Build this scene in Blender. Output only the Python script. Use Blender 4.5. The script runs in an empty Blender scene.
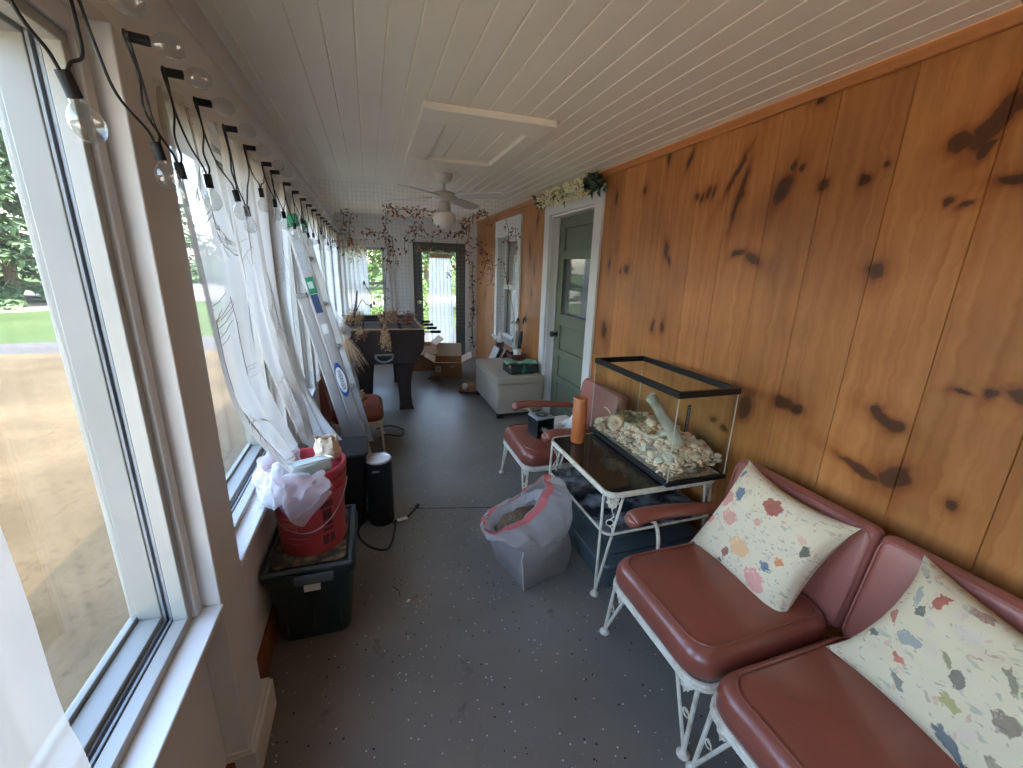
import bpy, bmesh, math, random
from math import sin, cos, pi, radians, sqrt, atan2
from mathutils import Vector, Matrix, noise
random.seed(7)
SC = bpy.context.scene
COL = SC.collection

# ---------------------------------------------------------------- camera
F_PX = 416.0
EYE = Vector((0, 0, 1.5))
def _u(v): return v.normalized()
AY = _u(Vector((369 - 511.5, 264 - 384, F_PX)))          # corridor direction seen from the camera
_d = Vector((465 - 511.5, 1880 - 384, F_PX))
AZ = -_u(_d - AY * _d.dot(AY))
AX = AY.cross(AZ)
cam_d = bpy.data.cameras.new('camera')
cam = bpy.data.objects.new('camera', cam_d)
COL.objects.link(cam)
cam_d.sensor_width = 36.0
cam_d.lens = F_PX / 1023 * 36.0
cam_d.clip_start = 0.02
cam_d.clip_end = 500
_m = Matrix(((AX[0], -AX[1], -AX[2]), (AY[0], -AY[1], -AY[2]), (AZ[0], -AZ[1], -AZ[2])))
cam.matrix_world = Matrix.Translation(EYE) @ _m.to_4x4()
SC.camera = cam
def ray(px, py):
    d = Vector((px - 511.5, py - 384, F_PX))
    return Vector((d.dot(AX), d.dot(AY), d.dot(AZ)))
def atX(px, py, x): r = ray(px, py); return EYE + r * (x / r[0])
def atY(px, py, y): r = ray(px, py); return EYE + r * (y / r[1])
def atZ(px, py, z): r = ray(px, py); return EYE + r * ((z - EYE.z) / r[2])

# ---------------------------------------------------------------- world, sun, exposure
W = bpy.data.worlds.new('sky'); SC.world = W; W.use_nodes = True
nt = W.node_tree; nt.nodes.clear()
sky = nt.nodes.new('ShaderNodeTexSky'); sky.sky_type = 'NISHITA'
sky.sun_disc = False; sky.sun_elevation = radians(62); sky.sun_rotation = radians(105)
sky.air_density = 1.2; sky.dust_density = 2.5; sky.ozone_density = 1.0
bg = nt.nodes.new('ShaderNodeBackground'); bg.inputs['Strength'].default_value = 0.97
wo = nt.nodes.new('ShaderNodeOutputWorld')
nt.links.new(sky.outputs[0], bg.inputs[0]); nt.links.new(bg.outputs[0], wo.inputs[0])
sd = bpy.data.lights.new('sun', 'SUN'); sd.energy = 3.2; sd.angle = radians(0.6); sd.color = (1, .95, .86)
sun = bpy.data.objects.new('sun', sd); COL.objects.link(sun)
sun.rotation_euler = Vector((1.45, -0.55, 3.0)).to_track_quat('Z', 'Y').to_euler()
sun.location = (3, -2, 8)
SC.view_settings.view_transform = 'Standard'
SC.view_settings.look = 'None'
SC.view_settings.gamma = 1.0
SC.view_settings.use_curve_mapping = False
SC.view_settings.exposure = 1.34
SC.cycles.max_bounces = 10
SC.cycles.diffuse_bounces = 6
SC.cycles.transparent_max_bounces = 24
SC.cycles.sample_clamp_indirect = 6.0
SC.cycles.use_denoising = True
SC.cycles.caustics_reflective = False

# ---------------------------------------------------------------- materials
def lin(c):
    return tuple((v / 12.92 if v <= .04045 else ((v + .055) / 1.055) ** 2.4) for v in [x / 255 for x in c]) + (1,)
class NT:
    def __init__(s, name):
        s.m = bpy.data.materials.new(name); s.m.use_nodes = True
        s.t = s.m.node_tree; s.t.nodes.clear()
        s.out = s.n('ShaderNodeOutputMaterial')
    def n(s, typ, **kw):
        x = s.t.nodes.new(typ)
        for k, v in kw.items():
            if k in x.inputs.keys() and not hasattr(x, k): x.inputs[k].default_value = v
            else: setattr(x, k, v)
        return x
    def l(s, a, b): s.t.links.new(a, b)
def pmat(name, c, c2=None, rough=.6, metal=0., scale=8., bump=0., coat=0., stretch=(1, 1, 1), detail=4, contrast=(.3, .7), spec=.5, bscale=None):
    """painted / solid surface: two close colours mixed by noise, optional bump"""
    t = NT(name)
    p = t.n('ShaderNodeBsdfPrincipled'); p.inputs['Roughness'].default_value = rough; p.inputs['Metallic'].default_value = metal
    p.inputs['Coat Weight'].default_value = coat; p.inputs['Coat Roughness'].default_value = .15
    p.inputs['Specular IOR Level'].default_value = spec
    t.l(p.outputs[0], t.out.inputs[0])
    tc = t.n('ShaderNodeTexCoord'); mp = t.n('ShaderNodeMapping'); mp.inputs['Scale'].default_value = stretch
    t.l(tc.outputs['Object'], mp.inputs[0])
    nz = t.n('ShaderNodeTexNoise'); nz.inputs['Scale'].default_value = scale; nz.inputs['Detail'].default_value = detail
    t.l(mp.outputs[0], nz.inputs['Vector'])
    r = t.n('ShaderNodeValToRGB')
    r.color_ramp.elements[0].position, r.color_ramp.elements[1].position = contrast
    r.color_ramp.elements[0].color = lin(c); r.color_ramp.elements[1].color = lin(c2 or c)
    t.l(nz.outputs['Fac'], r.inputs[0]); t.l(r.outputs[0], p.inputs['Base Color'])
    if bump:
        n2 = t.n('ShaderNodeTexNoise'); n2.inputs['Scale'].default_value = bscale or scale * 4; n2.inputs['Detail'].default_value = 5
        t.l(mp.outputs[0], n2.inputs['Vector'])
        b = t.n('ShaderNodeBump'); b.inputs['Strength'].default_value = bump; b.inputs['Distance'].default_value = .01
        t.l(n2.outputs['Fac'], b.inputs['Height']); t.l(b.outputs[0], p.inputs['Normal'])
    return t.m
def sheer(name, c, alpha, trans=.5, c2=None, scale=300):
    """thin cloth or film: some light goes straight through, some is scattered"""
    t = NT(name)
    d = t.n('ShaderNodeBsdfDiffuse'); d.inputs[0].default_value = lin(c)
    tr = t.n('ShaderNodeBsdfTranslucent'); tr.inputs[0].default_value = lin(c)
    mx = t.n('ShaderNodeMixShader'); mx.inputs[0].default_value = trans
    t.l(d.outputs[0], mx.inputs[1]); t.l(tr.outputs[0], mx.inputs[2])
    tp = t.n('ShaderNodeBsdfTransparent')
    m2 = t.n('ShaderNodeMixShader'); m2.inputs[0].default_value = alpha
    t.l(tp.outputs[0], m2.inputs[1]); t.l(mx.outputs[0], m2.inputs[2]); t.l(m2.outputs[0], t.out.inputs[0])
    return t.m
def glass(name, tint=(255, 255, 255), refl=1.0, ior=1.5, rough=0.0, dirt=0.0):
    """thin pane: passes light straight, reflects by Fresnel"""
    t = NT(name)
    tp = t.n('ShaderNodeBsdfTransparent'); tp.inputs[0].default_value = lin(tint)
    g = t.n('ShaderNodeBsdfGlossy'); g.inputs['Roughness'].default_value = rough
    gm = t.n('ShaderNodeNewGeometry')
    dt = t.n('ShaderNodeVectorMath', operation='DOT_PRODUCT'); t.l(gm.outputs['Incoming'], dt.inputs[0]); t.l(gm.outputs['Normal'], dt.inputs[1])
    ab = t.n('ShaderNodeMath', operation='ABSOLUTE'); t.l(dt.outputs['Value'], ab.inputs[0])
    iv = t.n('ShaderNodeMath', operation='SUBTRACT'); iv.inputs[0].default_value = 1; t.l(ab.outputs[0], iv.inputs[1])
    pw = t.n('ShaderNodeMath', operation='POWER'); pw.inputs[1].default_value = 5; t.l(iv.outputs[0], pw.inputs[0])
    r0 = ((ior - 1) / (ior + 1)) ** 2
    mu = t.n('ShaderNodeMath', operation='MULTIPLY_ADD'); mu.inputs[1].default_value = (1 - r0) * refl; mu.inputs[2].default_value = r0 * refl
    t.l(pw.outputs[0], mu.inputs[0])
    mx = t.n('ShaderNodeMixShader'); t.l(mu.outputs[0], mx.inputs[0])
    t.l(tp.outputs[0], mx.inputs[1]); t.l(g.outputs[0], mx.inputs[2])
    last = mx
    if dirt:
        df = t.n('ShaderNodeBsdfDiffuse'); df.inputs[0].default_value = lin((200, 200, 195))
        m3 = t.n('ShaderNodeMixShader'); m3.inputs[0].default_value = dirt
        t.l(mx.outputs[0], m3.inputs[1]); t.l(df.outputs[0], m3.inputs[2]); last = m3
    t.l(last.outputs[0], t.out.inputs[0])
    return t.m

# pine boards: seams and knots sit where the boards have them
KNOTS = [(.835, 1.935, .026, .085, -.5), (.79, 1.975, .02, .03, -.9), (.90, 1.90, .035, .03, 0), (.84, 1.865, .022, .03, -.6), (.75, 1.78, .05, .018, .1), (.885, 1.735, .012, .012, 0),
         (.84, 1.72, .02, .008, .3), (1.15, 1.84, .018, .022, 0), (1.09, 1.88, .01, .01, 0), (1.30, 1.85, .022, .022, 0), (1.47, 1.86, .03, .075, -.4),
         (1.44, 1.95, .012, .02, 0), (1.40, 1.93, .012, .015, 0), (1.74, 1.97, .014, .1, -.55), (1.70, 1.86, .016, .12, -.25), (1.91, 1.905, .016, .035, -.3), (1.95, 1.89, .012, .03, -.3),
         (1.87, 1.91, .012, .03, -.2), (1.99, 1.9, .016, .02, -.4), (1.65, 1.60, .04, .014, .2), (1.56, 1.575, .045, .02, -.5), (1.04, 1.53, .03, .03, 0), (2.80, 2.0, .016, .05, 0),
         (2.26, 2.15, .012, .05, 0), (2.08, 2.1, .012, .05, -.4), (2.47, 2.0, .02, .025, -.5), (2.19, 1.63, .02, .06, .2), (2.15, 1.57, .015, .03, .3),
         (2.59, 1.52, .024, .03, -.6), (2.66, 1.51, .012, .02, 0), (2.23, 1.17, .016, .035, 0), (2.14, 1.18, .016, .035, 0), (2.82, 1.55, .015, .035, 0), (2.81, 1.06, .03, .06, .2),
         (.92, 1.05, .022, .022, .4), (.86, 1.02, .026, .026, 0), (.89, 1.03, .05, .02, -.3), (.72, 1.17, .025, .008, 0), (.66, 1.19, .016, .016, 0), (.66, .83, .02, .02, 0), (.60, 1.2, .04, .02, 0),
         (.82, .84, .04, .06, -.6), (.93, .82, .09, .015, -.3), (1.27, .97, .05, .03, .3), (1.21, .965, .03, .02, 0), (1.63, .76, .02, .012, 0), (1.56, .74, .018, .012, 0), (1.46, .89, .04, .07, -.2),
         (1.38, 2.16, .018, .018, 0), (4.35, 1.5, .02, .06, 0), (4.5, 1.7, .02, .08, .3), (4.4, 1.25, .018, .05, 0), (4.55, .95, .02, .04, 0), (6.1, 1.45, .03, .06, .3), (6.4, 1.1, .03, .08, -.2),
         (6.65, 1.75, .02, .05, 0), (5.98, .8, .02, .05, 0), (4.3, 2.0, .02, .06, -.3)]
def wood_wall():
    t = NT('knotty_pine')
    p = t.n('ShaderNodeBsdfPrincipled'); p.inputs['Roughness'].default_value = .42
    t.l(p.outputs[0], t.out.inputs[0])
    g = t.n('ShaderNodeNewGeometry')
    nz = t.n('ShaderNodeTexNoise'); nz.inputs['Scale'].default_value = 14; nz.inputs['Detail'].default_value = 3
    t.l(g.outputs['Position'], nz.inputs['Vector'])
    sub = t.n('ShaderNodeVectorMath', operation='SUBTRACT'); sub.inputs[1].default_value = (.5, .5, .5)
    t.l(nz.outputs['Color'], sub.inputs[0])
    sc = t.n('ShaderNodeVectorMath', operation='SCALE'); sc.inputs['Scale'].default_value = .05
    t.l(sub.outputs[0], sc.inputs[0])
    ad = t.n('ShaderNodeVectorMath', operation='ADD'); t.l(g.outputs['Position'], ad.inputs[0]); t.l(sc.outputs[0], ad.inputs[1])
    fl = t.n('ShaderNodeVectorMath', operation='MULTIPLY'); fl.inputs[1].default_value = (0, 1, 1); t.l(ad.outputs[0], fl.inputs[0])
    prev = None
    for (y, z, a, b, an) in KNOTS:
        mp = t.n('ShaderNodeMapping', vector_type='TEXTURE')
        mp.inputs['Location'].default_value = (0, y, z); mp.inputs['Rotation'].default_value = (-an, 0, 0); mp.inputs['Scale'].default_value = (1, a, b)
        t.l(fl.outputs[0], mp.inputs[0])
        ln = t.n('ShaderNodeVectorMath', operation='LENGTH'); t.l(mp.outputs[0], ln.inputs[0])
        if prev is None: prev = ln.outputs['Value']
        else:
            mi = t.n('ShaderNodeMath', operation='MINIMUM'); t.l(prev, mi.inputs[0]); t.l(ln.outputs['Value'], mi.inputs[1]); prev = mi.outputs[0]
    # per-board value
    at = t.n('ShaderNodeAttribute', attribute_name='v')
    # grain: long streaks, bent around knots
    mp = t.n('ShaderNodeMapping'); mp.inputs['Scale'].default_value = (1, 34, 1.3); t.l(ad.outputs[0], mp.inputs[0])
    off = t.n('ShaderNodeVectorMath', operation='SCALE'); off.inputs[0].default_value = (3, 17, 29); t.l(at.outputs['Fac'], off.inputs['Scale'])
    a2 = t.n('ShaderNodeVectorMath', operation='ADD'); t.l(mp.outputs[0], a2.inputs[0]); t.l(off.outputs[0], a2.inputs[1])
    n1 = t.n('ShaderNodeTexNoise'); n1.inputs['Scale'].default_value = 1.0; n1.inputs['Detail'].default_value = 5; n1.inputs['Distortion'].default_value = .6
    t.l(a2.outputs[0], n1.inputs['Vector'])
    r1 = t.n('ShaderNodeValToRGB'); e = r1.color_ramp.elements
    e[0].position, e[1].position = .3, .75
    e[0].color = lin((176, 110, 56)); e[1].color = lin((202, 138, 78))
    t.l(n1.outputs['Fac'], r1.inputs[0])
    # large soft staining
    n2 = t.n('ShaderNodeTexNoise'); n2.inputs['Scale'].default_value = 2.6; n2.inputs['Detail'].default_value = 3
    t.l(a2.outputs[0], n2.inputs['Vector'])
    n3 = t.n('ShaderNodeTexNoise'); n3.inputs['Scale'].default_value = 3.2; n3.inputs['Detail'].default_value = 3; t.l(g.outputs['Position'], n3.inputs['Vector'])
    mr = t.n('ShaderNodeMapRange'); mr.inputs[1].default_value = .35; mr.inputs[2].default_value = .75; mr.inputs[3].default_value = 1.0; mr.inputs[4].default_value = .74
    t.l(n3.outputs['Fac'], mr.inputs[0])
    mb = t.n('ShaderNodeMapRange'); mb.inputs[3].default_value = .84; mb.inputs[4].default_value = 1.08; t.l(at.outputs['Fac'], mb.inputs[0])
    mm = t.n('ShaderNodeMath', operation='MULTIPLY'); t.l(mr.outputs[0], mm.inputs[0]); t.l(mb.outputs[0], mm.inputs[1])
    sc2 = t.n('ShaderNodeVectorMath', operation='SCALE'); t.l(r1.outputs[0], sc2.inputs[0]); t.l(mm.outputs[0], sc2.inputs['Scale'])
    # knots
    rk = t.n('ShaderNodeValToRGB'); e = rk.color_ramp.elements
    e[0].position, e[1].position = .0, .85
    e[0].color = (.16, .12, .11, 1); e[1].color = (1, 1, 1, 1)
    x = e.new(.19); x.color = (.22, .16, .13, 1); x = e.new(.235); x.color = (.55, .42, .33, 1); x = e.new(.42); x.color = (.84, .76, .69, 1)
    dv = t.n('ShaderNodeMath', operation='DIVIDE'); dv.inputs[1].default_value = 4.2; t.l(prev, dv.inputs[0]); t.l(dv.outputs[0], rk.inputs[0])
    mk = t.n('ShaderNodeMix', data_type='RGBA', blend_type='MULTIPLY'); mk.inputs[0].default_value = 1
    t.l(sc2.outputs[0], mk.inputs[6]); t.l(rk.outputs[0], mk.inputs[7])
    t.l(mk.outputs[2], p.inputs['Base Color'])
    bp = t.n('ShaderNodeBump'); bp.inputs['Strength'].default_value = .12; bp.inputs['Distance'].default_value = .005
    t.l(n1.outputs['Fac'], bp.inputs['Height']); t.l(bp.outputs[0], p.inputs['Normal'])
    return t.m
def floor_mat():
    t = NT('painted_floor')
    p = t.n('ShaderNodeBsdfPrincipled'); t.l(p.outputs[0], t.out.inputs[0])
    g = t.n('ShaderNodeNewGeometry')
    n1 = t.n('ShaderNodeTexNoise'); n1.inputs['Scale'].default_value = 1.6; n1.inputs['Detail'].default_value = 7; t.l(g.outputs['Position'], n1.inputs['Vector'])
    r = t.n('ShaderNodeValToRGB'); e = r.color_ramp.elements; e[0].position, e[1].position = .3, .72
    e[0].color = lin((110, 105, 96)); e[1].color = lin((136, 131, 121)); t.l(n1.outputs['Fac'], r.inputs[0])
    last = r.outputs[0]
    # worn dark scuffs
    n2 = t.n('ShaderNodeTexNoise'); n2.inputs['Scale'].default_value = 6; n2.inputs['Detail'].default_value = 9; n2.inputs['Roughness'].default_value = .7; t.l(g.outputs['Position'], n2.inputs['Vector'])
    r2 = t.n('ShaderNodeValToRGB'); e = r2.color_ramp.elements; e[0].position, e[1].position = .31, .38
    e[0].color = (.45, .42, .4, 1); e[1].color = (1, 1, 1, 1); t.l(n2.outputs['Fac'], r2.inputs[0])
    m = t.n('ShaderNodeMix', data_type='RGBA', blend_type='MULTIPLY'); m.inputs[0].default_value = .8
    t.l(last, m.inputs[6]); t.l(r2.outputs[0], m.inputs[7]); last = m.outputs[2]
    # paint flakes: white, tan and black chips
    for sc, lo, col, th in ((42, .0, (205, 203, 198), .13), (30, .0, (25, 24, 24), .12), (55, .0, (165, 150, 130), .1)):
        v = t.n('ShaderNodeTexVoronoi'); v.inputs['Scale'].default_value = sc; t.l(g.outputs['Position'], v.inputs['Vector'])
        lt = t.n('ShaderNodeMath', operation='LESS_THAN'); lt.inputs[1].default_value = th; t.l(v.outputs['Distance'], lt.inputs[0])
        sp = t.n('ShaderNodeSeparateColor'); t.l(v.outputs['Color'], sp.inputs[0])
        gt = t.n('ShaderNodeMath', operation='GREATER_THAN'); gt.inputs[1].default_value = .64; t.l(sp.outputs[0], gt.inputs[0])
        mu = t.n('ShaderNodeMath', operation='MULTIPLY'); t.l(lt.outputs[0], mu.inputs[0]); t.l(gt.outputs[0], mu.inputs[1])
        m = t.n('ShaderNodeMix', data_type='RGBA'); t.l(mu.outputs[0], m.inputs[0]); t.l(last, m.inputs[6]); m.inputs[7].default_value = lin(col); last = m.outputs[2]
    t.l(last, p.inputs['Base Color'])
    rr = t.n('ShaderNodeMapRange'); rr.inputs[3].default_value = .22; rr.inputs[4].default_value = .46; t.l(n1.outputs['Fac'], rr.inputs[0]); t.l(rr.outputs[0], p.inputs['Roughness'])
    b = t.n('ShaderNodeBump'); b.inputs['Strength'].default_value = .25; b.inputs['Distance'].default_value = .01; t.l(n2.outputs['Fac'], b.inputs['Height']); t.l(b.outputs[0], p.inputs['Normal'])
    return t.m
def ground_mat(name, c1, c2, c3, s1, s2, bump=.5):
    t = NT(name)
    p = t.n('ShaderNodeBsdfPrincipled'); p.inputs['Roughness'].default_value = .95; p.inputs['Specular IOR Level'].default_value = .1
    t.l(p.outputs[0], t.out.inputs[0])
    g = t.n('ShaderNodeNewGeometry')
    n1 = t.n('ShaderNodeTexNoise'); n1.inputs['Scale'].default_value = s1; n1.inputs['Detail'].default_value = 6; t.l(g.outputs['Position'], n1.inputs['Vector'])
    n2 = t.n('ShaderNodeTexNoise'); n2.inputs['Scale'].default_value = s2; n2.inputs['Detail'].default_value = 8; n2.inputs['Roughness'].default_value = .7; t.l(g.outputs['Position'], n2.inputs['Vector'])
    r = t.n('ShaderNodeValToRGB'); e = r.color_ramp.elements; e[0].position, e[1].position = .35, .65
    e[0].color = lin(c1); e[1].color = lin(c2); t.l(n1.outputs['Fac'], r.inputs[0])
    r2 = t.n('ShaderNodeMapRange'); r2.inputs[1].default_value = .52; r2.inputs[2].default_value = .72; t.l(n2.outputs['Fac'], r2.inputs[0])
    m = t.n('ShaderNodeMix', data_type='RGBA'); t.l(r2.outputs[0], m.inputs[0]); t.l(r.outputs[0], m.inputs[6]); m.inputs[7].default_value = lin(c3)
    t.l(m.outputs[2], p.inputs['Base Color'])
    b = t.n('ShaderNodeBump'); b.inputs['Strength'].default_value = bump; b.inputs['Distance'].default_value = .05; t.l(n2.outputs['Fac'], b.inputs['Height']); t.l(b.outputs[0], p.inputs['Normal'])
    return t.m
def floral(name, spots, stems=True, ground=(216, 201, 172)):
    """printed linen: flowers of several petals at given places (local u,v in -.5..+.5), scattered small sprigs"""
    t = NT(name)
    p = t.n('ShaderNodeBsdfPrincipled'); p.inputs['Roughness'].default_value = .9; p.inputs['Specular IOR Level'].default_value = .15
    t.l(p.outputs[0], t.out.inputs[0])
    uv = t.n('ShaderNodeUVMap'); 
    nz = t.n('ShaderNodeTexNoise'); nz.inputs['Scale'].default_value = 22; nz.inputs['Detail'].default_value = 3; t.l(uv.outputs[0], nz.inputs['Vector'])
    sb = t.n('ShaderNodeVectorMath', operation='SUBTRACT'); sb.inputs[1].default_value = (.5, .5, .5); t.l(nz.outputs['Color'], sb.inputs[0])
    s1 = t.n('ShaderNodeVectorMath', operation='SCALE'); s1.inputs['Scale'].default_value = .07; t.l(sb.outputs[0], s1.inputs[0])
    ad = t.n('ShaderNodeVectorMath', operation='ADD'); t.l(uv.outputs[0], ad.inputs[0]); t.l(s1.outputs[0], ad.inputs[1])
    fl = t.n('ShaderNodeVectorMath', operation='MULTIPLY'); fl.inputs[1].default_value = (1, 1, 0); t.l(ad.outputs[0], fl.inputs[0])
    rgb = t.n('ShaderNodeRGB'); rgb.outputs[0].default_value = lin(ground); last = rgb.outputs[0]
    for sc, th, pick, col, st, ro in ((9, .30, .55, (138, 144, 132), (1, 2.4, 1), .5), (11, .28, .6, (190, 142, 122), (2.2, 1, 1), .9), (16, .26, .6, (104, 104, 100), (1, 2.6, 1), -.6), (8, .34, .6, (208, 186, 172), (1.5, 1, 1), .2), (21, .26, .6, (150, 118, 96), (1, 1.8, 1), 1.2), (13, .24, .6, (120, 130, 140), (1, 3, 1), 2.2)):
        mp = t.n('ShaderNodeMapping'); mp.inputs['Scale'].default_value = st; mp.inputs['Rotation'].default_value = (0, 0, ro); mp.inputs['Location'].default_value = (sc, ro * 3, 0); t.l(fl.outputs[0], mp.inputs[0])
        v = t.n('ShaderNodeTexVoronoi'); v.inputs['Scale'].default_value = sc; t.l(mp.outputs[0], v.inputs['Vector'])
        lt = t.n('ShaderNodeMapRange'); lt.inputs[1].default_value = th; lt.inputs[2].default_value = th * .6; lt.inputs[4].default_value = .5; t.l(v.outputs['Distance'], lt.inputs[0])
        sp = t.n('ShaderNodeSeparateColor'); t.l(v.outputs['Color'], sp.inputs[0])
        gt = t.n('ShaderNodeMath', operation='GREATER_THAN'); gt.inputs[1].default_value = pick; t.l(sp.outputs[0], gt.inputs[0])
        mu = t.n('ShaderNodeMath', operation='MULTIPLY'); t.l(lt.outputs[0], mu.inputs[0]); t.l(gt.outputs[0], mu.inputs[1])
        m = t.n('ShaderNodeMix', data_type='RGBA'); t.l(mu.outputs[0], m.inputs[0]); t.l(last, m.inputs[6]); m.inputs[7].default_value = lin(col); last = m.outputs[2]
    for (u, v_, a, b, an, col, col2) in spots:
        mp = t.n('ShaderNodeMapping', vector_type='TEXTURE')
        mp.inputs['Location'].default_value = (u, v_, 0); mp.inputs['Rotation'].default_value = (0, 0, an); mp.inputs['Scale'].default_value = (a, b, 1)
        t.l(fl.outputs[0], mp.inputs[0])
        ln = t.n('ShaderNodeVectorMath', operation='LENGTH'); t.l(mp.outputs[0], ln.inputs[0])
        w = t.n('ShaderNodeTexVoronoi', feature='SMOOTH_F1'); w.inputs['Scale'].default_value = 2.6; w.inputs['Smoothness'].default_value = .25; t.l(mp.outputs[0], w.inputs['Vector'])
        wd = t.n('ShaderNodeMix', data_type='RGBA'); wd.inputs[6].default_value = lin(col2); wd.inputs[7].default_value = lin(col)
        wr = t.n('ShaderNodeMapRange'); wr.inputs[1].default_value = .12; wr.inputs[2].default_value = .42; t.l(w.outputs['Distance'], wr.inputs[0]); t.l(wr.outputs[0], wd.inputs[0])
        wn = t.n('ShaderNodeTexVoronoi'); wn.inputs['Scale'].default_value = 1.9; t.l(mp.outputs[0], wn.inputs['Vector'])
        la = t.n('ShaderNodeMath', operation='MULTIPLY_ADD'); la.inputs[1].default_value = .55; t.l(wn.outputs['Distance'], la.inputs[0]); t.l(ln.outputs['Value'], la.inputs[2]); ln = la
        k = t.n('ShaderNodeMapRange'); k.inputs[1].default_value = 1.22; k.inputs[2].default_value = 1.08; k.inputs[4].default_value = .8; t.l(ln.outputs[0], k.inputs[0])
        m = t.n('ShaderNodeMix', data_type='RGBA'); t.l(k.outputs[0], m.inputs[0]); t.l(last, m.inputs[6]); t.l(wd.outputs[2], m.inputs[7]); last = m.outputs[2]
    t.l(last, p.inputs['Base Color'])
    wv = t.n('ShaderNodeTexNoise'); wv.inputs['Scale'].default_value = 160; t.l(uv.outputs[0], wv.inputs['Vector'])
    b = t.n('ShaderNodeBump'); b.inputs['Strength'].default_value = .2; b.inputs['Distance'].default_value = .003; t.l(wv.outputs['Fac'], b.inputs['Height']); t.l(b.outputs[0], p.inputs['Normal'])
    return t.m

M = {}
M['wall'] = pmat('warm_white_paint', (222, 222, 222), (229, 229, 228), .75, scale=3, bump=.05)
M['trim'] = pmat('white_trim_paint', (220, 219, 216), (214, 212, 207), .5, scale=5)
M['ceil'] = pmat('white_board_paint', (240, 231, 211), (244, 236, 218), .6, scale=2.5)
M['vinylwin'] = pmat('white_vinyl', (172, 172, 164), (164, 164, 156), .35, scale=4)
M['storm'] = pmat('dull_grey_storm_frame', (142, 143, 136), (152, 153, 146), .5, scale=4)
M['track'] = pmat('grey_window_track', (120, 126, 132), (150, 154, 158), .4, scale=6)
M['pine'] = wood_wall()
M['floor'] = floor_mat()
M['base'] = pmat('stained_baseboard', (116, 72, 46), (138, 88, 56), .5, scale=6, stretch=(1, 1, 8))
M['pinetrim'] = pmat('pine_trim', (176, 112, 62), (196, 132, 78), .45, scale=9, stretch=(1, .1, 6))
M['pane'] = glass('window_glass', refl=1.0, dirt=.012)
M['bulbglass'] = glass('bulb_glass', (244, 245, 244), refl=2.2, dirt=.022)
M['tankglass'] = glass('tank_glass', (250, 253, 251), refl=.7, dirt=.004)
M['greendoor'] = pmat('sage_green_paint', (104, 110, 92), (112, 118, 99), .45, scale=4)
M['enddoor'] = pmat('grey_green_paint', (84, 92, 88), (92, 99, 95), .5, scale=4)
M['vinyl'] = pmat('salmon_brown_vinyl', (132, 72, 58), (139, 77, 62), .28, scale=5, bump=.06, bscale=90, coat=.35)
M['vinylback'] = pmat('faded_pink_vinyl', (150, 90, 79), (158, 97, 86), .38, scale=5, bump=.05, bscale=90, coat=.15)
M['iron'] = pmat('chipped_cream_paint', (222, 214, 194), (196, 182, 156), .5, scale=26, contrast=(.5, .68), bump=.2, bscale=120)
M['blackplastic'] = pmat('black_plastic', (22, 23, 25), (28, 29, 31), .4, scale=6)
M['rubber'] = pmat('black_rubber', (20, 20, 20), (27, 27, 27), .7, scale=6)
M['cord'] = pmat('black_cord', (24, 24, 25), (30, 30, 31), .55, scale=10)
M['tote'] = pmat('dark_teal_plastic', (34, 46, 50), (40, 53, 56), .42, scale=5)
M['totelid'] = pmat('dusty_lid', (72, 76, 70), (150, 134, 102), .7, scale=24, detail=9, contrast=(.46, .66), bump=.3)
M['slate'] = pmat('slate_green_plastic', (80, 94, 97), (92, 105, 107), .55, scale=8, bump=.1)
M['red'] = pmat('red_bucket_plastic', (186, 66, 74), (194, 76, 82), .42, scale=4)
M['label'] = pmat('dark_red_print', (92, 34, 40), (100, 40, 44), .6)
M['paleprint'] = pmat('faint_pink_print', (218, 120, 116), (222, 128, 122), .55)
M['metal'] = pmat('galvanised_wire', (150, 150, 150), (170, 170, 170), .35, .9)
M['alu'] = pmat('aluminium', (196, 196, 194), (210, 210, 208), .4, .45, scale=9, stretch=(1, 1, .1))
M['greencap'] = pmat('green_plastic', (30, 120, 82), (36, 130, 90), .45)
M['sticker_white'] = pmat('white_sticker', (226, 226, 222), (218, 219, 216), .5)
M['sticker_grey'] = pmat('grey_sticker_print', (150, 156, 158), (176, 180, 180), .5, scale=70)
M['blue'] = pmat('blue_sticker', (38, 62, 128), (44, 70, 138), .5)
M['navy'] = pmat('navy_sticker', (42, 56, 92), (50, 64, 100), .5)
M['curtain'] = sheer('sheer_white_cloth', (208, 202, 194), .72, .5)
M['curtaindense'] = sheer('white_cloth', (226, 224, 220), .82, .52)
M['curtainfar'] = sheer('thin_white_cloth', (236, 235, 232), .62, .6)
M['thread'] = pmat('grey_embroidery', (158, 150, 139), (168, 160, 149), .8)
M['net'] = pmat('grey_net_thread', (168, 162, 152), (178, 172, 162), .7)
M['dry'] = pmat('dried_leaf', (150, 108, 80), (184, 146, 110), .8, scale=30)
M['dryred'] = pmat('dried_rust_petal', (142, 90, 68), (170, 114, 88), .8, scale=30)
M['drypale'] = pmat('dried_straw', (212, 184, 146), (184, 152, 114), .85, scale=25)
M['drypurple'] = pmat('dried_mauve_petal', (148, 112, 106), (174, 138, 126), .85, scale=25)
M['drydark'] = pmat('dried_dark_stem', (72, 56, 48), (92, 70, 58), .85, scale=25)
M['espresso'] = pmat('espresso_laminate', (50, 42, 41), (57, 48, 46), .38, scale=4)
M['card'] = pmat('brown_cardboard', (168, 124, 88), (178, 134, 97), .8, scale=6)
M['cardin'] = pmat('pale_cardboard', (206, 184, 156), (214, 192, 165), .8, scale=6)
M['linen'] = pmat('grey_beige_linen', (172, 158, 140), (182, 168, 150), .9, scale=90, bump=.15)
M['white'] = pmat('soft_white', (232, 230, 226), (224, 222, 217), .6)
M['fan'] = pmat('fan_white_enamel', (206, 200, 188), (212, 206, 195), .4)
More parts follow.
